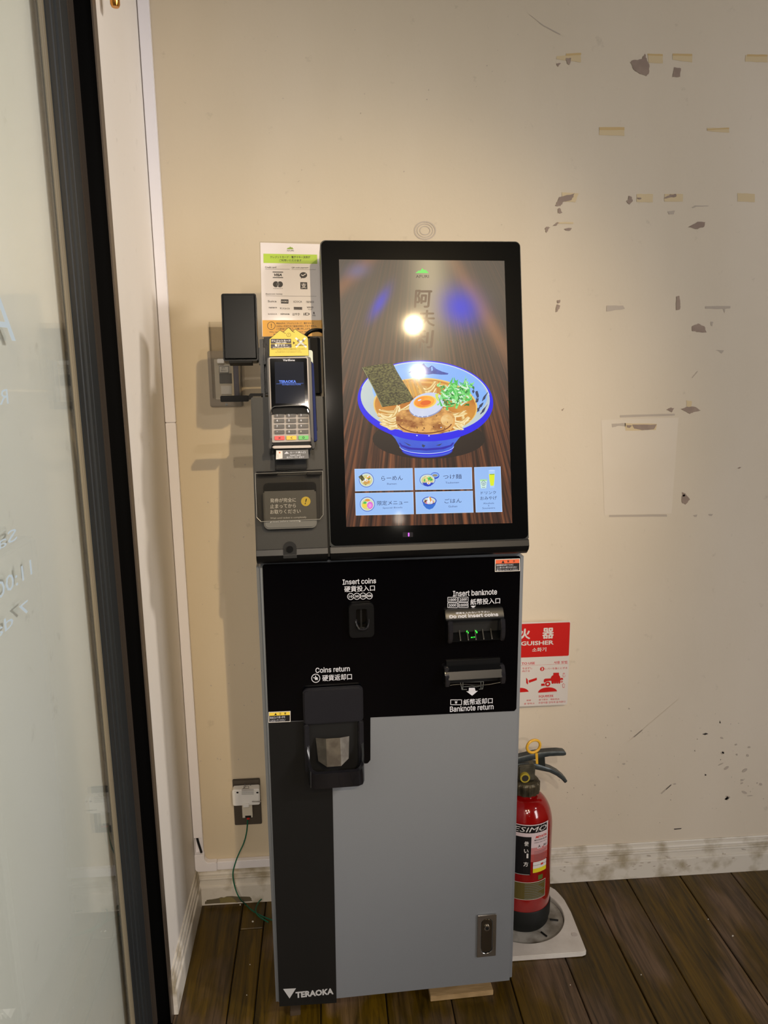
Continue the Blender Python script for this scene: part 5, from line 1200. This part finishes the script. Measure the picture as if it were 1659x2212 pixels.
bm = bmesh.new(); vs = [bm.verts.new((EX+.099*math.cos(2*math.pi*i/40), EY-.004+.0945*math.sin(2*math.pi*i/40), .0035)) for i in range(40)]; bm.faces.new(vs)
add('stand_tray', bm, mat('stand_tray', (176,172,164), .6, noise=22, rgb2=(120,114,104)), st, 'dirty sunken tray')
bm = tube([(.903,-.205,.0131),(.903,-.205,.0138)], .007, 18); add('mould_mark', bm, mat('stand_mark', (196,188,182), .4), st)
for a in (-62, -18): add('foot_rib', tube([(EX+.0675*math.cos(math.radians(a)), EY+.0675*math.sin(math.radians(a)), .0062), (EX+.088*math.cos(math.radians(a)), EY+.084*math.sin(math.radians(a)), .0062)], .0022, 8), M_RUBBER, st, 'black locating rib')

ex = empty('fire_extinguisher', 'red fire extinguisher with grey levers and yellow pull ring beside the machine', 'extinguisher', (EX, EY, .008))
body = [(0,.010),(ER_-.006,.010)] ; body = [(0,.030),(ER_-.001,.030),(ER_,.034),(ER_,.262)]
for k in range(1, 11):
    t = k/10*math.pi/2; body.append((.026+(ER_-.026)*math.cos(t), .262+.074*math.sin(t)))
body += [(.026,.342),(0,.342)]
add('cylinder', lathe(EX, EY, body, 64), M_RED, ex, 'glossy red cylinder', smooth=True)
add('rubber_foot', lathe(EX, EY, [(0,.0062),(.052,.0062),(.060,.0085),(.0635,.014),(.0640,.030),(.0665,.031),(.0670,.062),(.0655,.066),(ER_+.0004,.066)], 64), M_RUBBER, ex, 'black rubber foot', smooth=True)
# collar nut with flutes
bm = bmesh.new(); nf = 14; prof = [(.0275,.3425),(.0335,.345),(.0335,.368),(.029,.373),(.022,.376),(0,.376)]
rings = []
for r, z in prof:
    if r == 0: rings.append([bm.verts.new((EX, EY, z))]); continue
    rings.append([bm.verts.new((EX+(r*(1 if (i//2) % 2 or z > .37 or z < .344 else .94))*math.cos(2*math.pi*i/(nf*4)), EY+(r*(1 if (i//2) % 2 or z > .37 or z < .344 else .94))*math.sin(2*math.pi*i/(nf*4)), z)) for i in range(nf*4)])
for A, B in zip(rings, rings[1:]):
    n = len(A)
    for i in range(n):
        j = (i+1) % n
        bm.faces.new((A[i], A[j], B[0])) if len(B) == 1 else bm.faces.new((A[i], A[j], B[j], B[i]))
add('collar_nut', bm, mat('collar_dark', (58,54,42), .45, metal=.5, noise=60, rgb2=(88,80,62)), ex, 'fluted dark collar nut')
EF = Frame((0,EY,0), (1,0,0), (0,0,1)); gx = EX
bm = prism(EF, rr(gx-.022, gx+.018, .3765, .4160, .005), -.016, .016, .003); add('valve_body', bm, mat('valve_metal', (84,82,72), .42, metal=.6, noise=60, rgb2=(112,108,94)), ex, 'dull metal valve body', smooth=True)
gz = .389
add('gauge', tube([(gx-.008, EY-.0165, gz), (gx-.008, EY-.0240, gz)], .0115, 24), mat('gauge_yellow', (168,150,52), .4), ex, 'yellow ringed pressure gauge')
add('gauge_face', tube([(gx-.008, EY-.0242, gz), (gx-.008, EY-.0250, gz)], .0078, 20), mat('gauge_face', (52,50,46), .15, coat=1), ex)
M_LEV = mat('lever_slate', (58,64,66), .38, metal=.35, noise=80, rgb2=(74,80,80))
def lever(path, hw, name, lab, th=.004):
    """strip bent along a path (x, z, half thickness)"""
    bm = bmesh.new(); n = len(path); secs = []
    for i, (x, z, t) in enumerate(path):
        x0_, z0_, _ = path[max(i-1,0)]; x1_, z1_, _ = path[min(i+1,n-1)]; d = Vector((x1_-x0_, z1_-z0_)).normalized(); nx, nz = -d.y, d.x
        w = hw*(1 if i < n-2 else .92)
        secs.append([bm.verts.new((x+nx*t*a, EY+w*b, z+nz*t*a)) for a, b in ((1,-.8),(1,.8),(.5,1),(-.5,1),(-1,.8),(-1,-.8),(-.5,-1),(.5,-1))])
    for A, B in zip(secs, secs[1:]):
        for k in range(8): bm.faces.new((A[k], A[(k+1)%8], B[(k+1)%8], B[k]))
    bm.faces.new(secs[0][::-1]); bm.faces.new(secs[-1]); return add(name, bm, M_LEV, ex, lab, smooth=True)
lever([(.758,.424,.006),(.782,.4275,.007),(.806,.432,.0075),(.830,.4365,.007),(.850,.4385,.006),(.870,.4385,.006),(.884,.437,.0055),(.889,.4355,.003)], .0105, 'top_lever', 'grey squeeze lever')
lever([(.758,.414,.004),(.790,.412,.005),(.818,.408,.007),(.836,.402,.006),(.854,.396,.0052),(.870,.3865,.0048),(.884,.3745,.0044),(.8925,.364,.004)], .0105, 'carry_handle', 'grey curved carrying handle')
add('safety_block', prism(EF, [(.826,.407),(.842,.403),(.8395,.432),(.824,.434)], -.008, .008, .001), mat('block_dark', (24,28,24), .6), ex)
ring_pts = [(.8125+.0165*math.cos(2*math.pi*i/28), EY-.006+.004*math.cos(2*math.pi*i/28), .4585+.0155*math.sin(2*math.pi*i/28)) for i in range(28)]
yr = add('pull_ring', tube(ring_pts, .0032, 10, closed=True), mat('ring_yellow', (222,172,54), .35), ex, 'yellow pull ring', smooth=True)
add('pin_strap', prism(EF, [(.818,.417),(.8235,.416),(.8215,.444),(.8155,.443)], .0106, .0116), MATS['ring_yellow'], ex)
add('pull_pin', tube([(.812, EY-.006, .443),(.806, EY-.006, .425)], .0022, 8), M_CHROME, ex)
# labels wrapped round the cylinder
LF = Frame((0,0,0), (1,0,0), (0,0,1), cyl=(EX, EY, ER_))
lb = Canvas(LF, .0003, .00008)
def L(px, py): return LF.p(px, py)
rU = LF.p(1183,1800)[0]; lU = -rU-.012
zt, zb = L(1170,1783)[1], L(1165,1889)[1]
def wrapped(u0, u1, v0, v1, m_, Ly, n=14):
    for i in range(n):
        a, b = u0+(u1-u0)*i/n, u0+(u1-u0)*(i+1)/n; lb.loc([(a,v0),(b,v0),(b,v1),(a,v1)], m_, Ly)
M_LW = mat('label_white', (214,196,198), .35); M_LP = mat('label_pink', (196,128,128), .35); M_LP2 = mat('label_rose', (176,84,80), .35); M_LB = mat('label_black', (22,20,22), .3); M_LY = mat('label_yellow', (226,212,44), .4); M_LR = mat('label_red_print', (206,44,34), .4); M_LG = mat('label_olive', (96,84,40), .4); M_LW2 = mat('label_bright', (222,218,214), .4)
zz = lambda py: LF.p(1150, py)[1]
wrapped(lU, rU, zz(1806), zz(1782), M_LW, 0); wrapped(lU, rU, zz(1832), zz(1806), M_LW, 0); wrapped(lU, rU, zz(1846), zz(1832), M_LP, 0); wrapped(lU, rU, zz(1862), zz(1846), M_LP2, 0)
wrapped(lU+.002, rU-.005, zz(1800), zz(1784), M_LB, 1)
def ltext(s_, u, v, w, h, m_, Ly=3, bold=0, it=0):
    vs, fs, asp = glyphs(s_, bold, 2, it); b = len(lb.V); w = w or h*asp
    for x, y, q_ in vs: lb.V.append(LF.w(u+x*w, v+y*h, lb.z(Ly)+q_+.0005))
    q = lb.mi(m_)
    for f in fs: lb.Fc.append(tuple(b+i for i in f)); lb.MI.append(q)
ltext('ALTESIMO', rU-.0735, zz(1792), .133, .0125, M_LW2, bold=0, it=.25)
ltext('MIYATA', rU-.021, zz(1809), .030, .0062, M_LR, bold=.01, it=.25); ltext('蓄圧式粉末消火器', rU-.022, zz(1815.5), .034, .0042, M_LB); ltext('住宅防災にも使える ABC 型', rU-.022, zz(1821), .034, .0028, M_TX2)
for i, (a, b) in enumerate(((-.031,.012),(-.012,.012))): wrapped(rU+a, rU+a+b, zz(1835), zz(1826), M_LW, 1, 3)
ltext('A', rU-.026, zz(1830), .006, .007, M_LB); ltext('普通火災', rU-.009, zz(1830), .010, .006, M_LB)
for k in range(7): wrapped(rU-.038, rU-.004-(k % 3)*.004, zz(1841+k*3.1), zz(1840.2+k*3.1), M_TX2, 1, 5)
wrapped(rU-.040, rU-.0025, zz(1877), zz(1863), M_LW2, 1, 6); wrapped(rU-.040, rU-.0025, zz(1886), zz(1877), M_LY, 1, 6); wrapped(rU-.040, rU-.0025, zz(1870.6), zz(1870), M_LB, 2, 6)
wrapped(rU-.020, rU-.013, zz(1872), zz(1868), M_LR, 3, 2)
wrapped(lU, rU-.046, zz(1890), zz(1808), M_LB, 1, 10); wrapped(lU+.002, rU-.048, zz(1889.2), zz(1888.6), M_LW2, 2, 8)
ltext('使', rU-.057, zz(1822), .010, .012, M_LW2, bold=.03); ltext('い', rU-.057, zz(1838), .010, .010, M_LW2, bold=.03); ltext('1', rU-.054, zz(1848), .004, .012, M_LW2, bold=.03); ltext('方', rU-.057, zz(1866), .011, .012, M_LW2, bold=.03)
wrapped(rU-.026, rU-.013, zz(1903), zz(1893), mat('label_green', (84,104,44), .4), 1, 3)
wrapped(lU, rU-.003, zz(1943.5), zz(1906), M_LW2, 1); wrapped(lU+.001, rU-.0037, zz(1942.8), zz(1906.8), M_LG, 2)
for k in range(9): wrapped(rU-.058, rU-.006-((k*7) % 4)*.006, zz(1911.2+k*3.7), zz(1910+k*3.7), M_PR2, 3, 8)
lb.build('label', ex, 'wrapped printed labels')

# ------------------------------------------------------------------ lamps that the glass reflects, dining room lamps, and one added for bounce light
def lamp(loc, tgt, name='ceiling_spotlight', lab='black ceiling spotlight on a track in the dining room', grp='ceiling spotlights'):
    t = empty(name, lab, 'lamp', (loc[0], loc[1], H), 0, grp); d = (Vector(tgt)-Vector(loc)).normalized(); base = Vector(loc)-d*.035
    add('shade', tube([base-d*.11, base-d*.10, base+d*.0], [.030,.042,.042], 24, cap=True), M_BLK, t, smooth=True)
    add('stem', tube([base-d*.06, (base.x-d.x*.06, base.y-d.y*.06, H)], .006, 8), M_BLK, t)
for s_, w_ in zip(SPOTS, ('nearest the ticket machine', 'second from the ticket machine', 'at the right side, aimed across at the door', 'straight in front of the card terminal', 'added on the left for bounce light off the entrance wall')): lamp(s_[0], s_[1], lab='black ceiling spotlight '+w_)
def pendant(x, y, z):
    t = empty('pendant_lamp', 'small bare bulb pendant hanging far back in the dining room', 'lamp', (x, y, H), 0)
    add('flex', tube([(x,y,H),(x,y,z+.07)], .003, 6), M_BLK, t); add('bulb', lathe(x, y, [(0,z-.05),(.030,z-.035),(.042,z),(.030,z+.035),(.014,z+.06),(0,z+.07)], 20), mat('bulb', (255,235,200), .5, emis=(255,240,220), estr=22), t, smooth=True)
pendant(1.37, -5.5, 1.915)
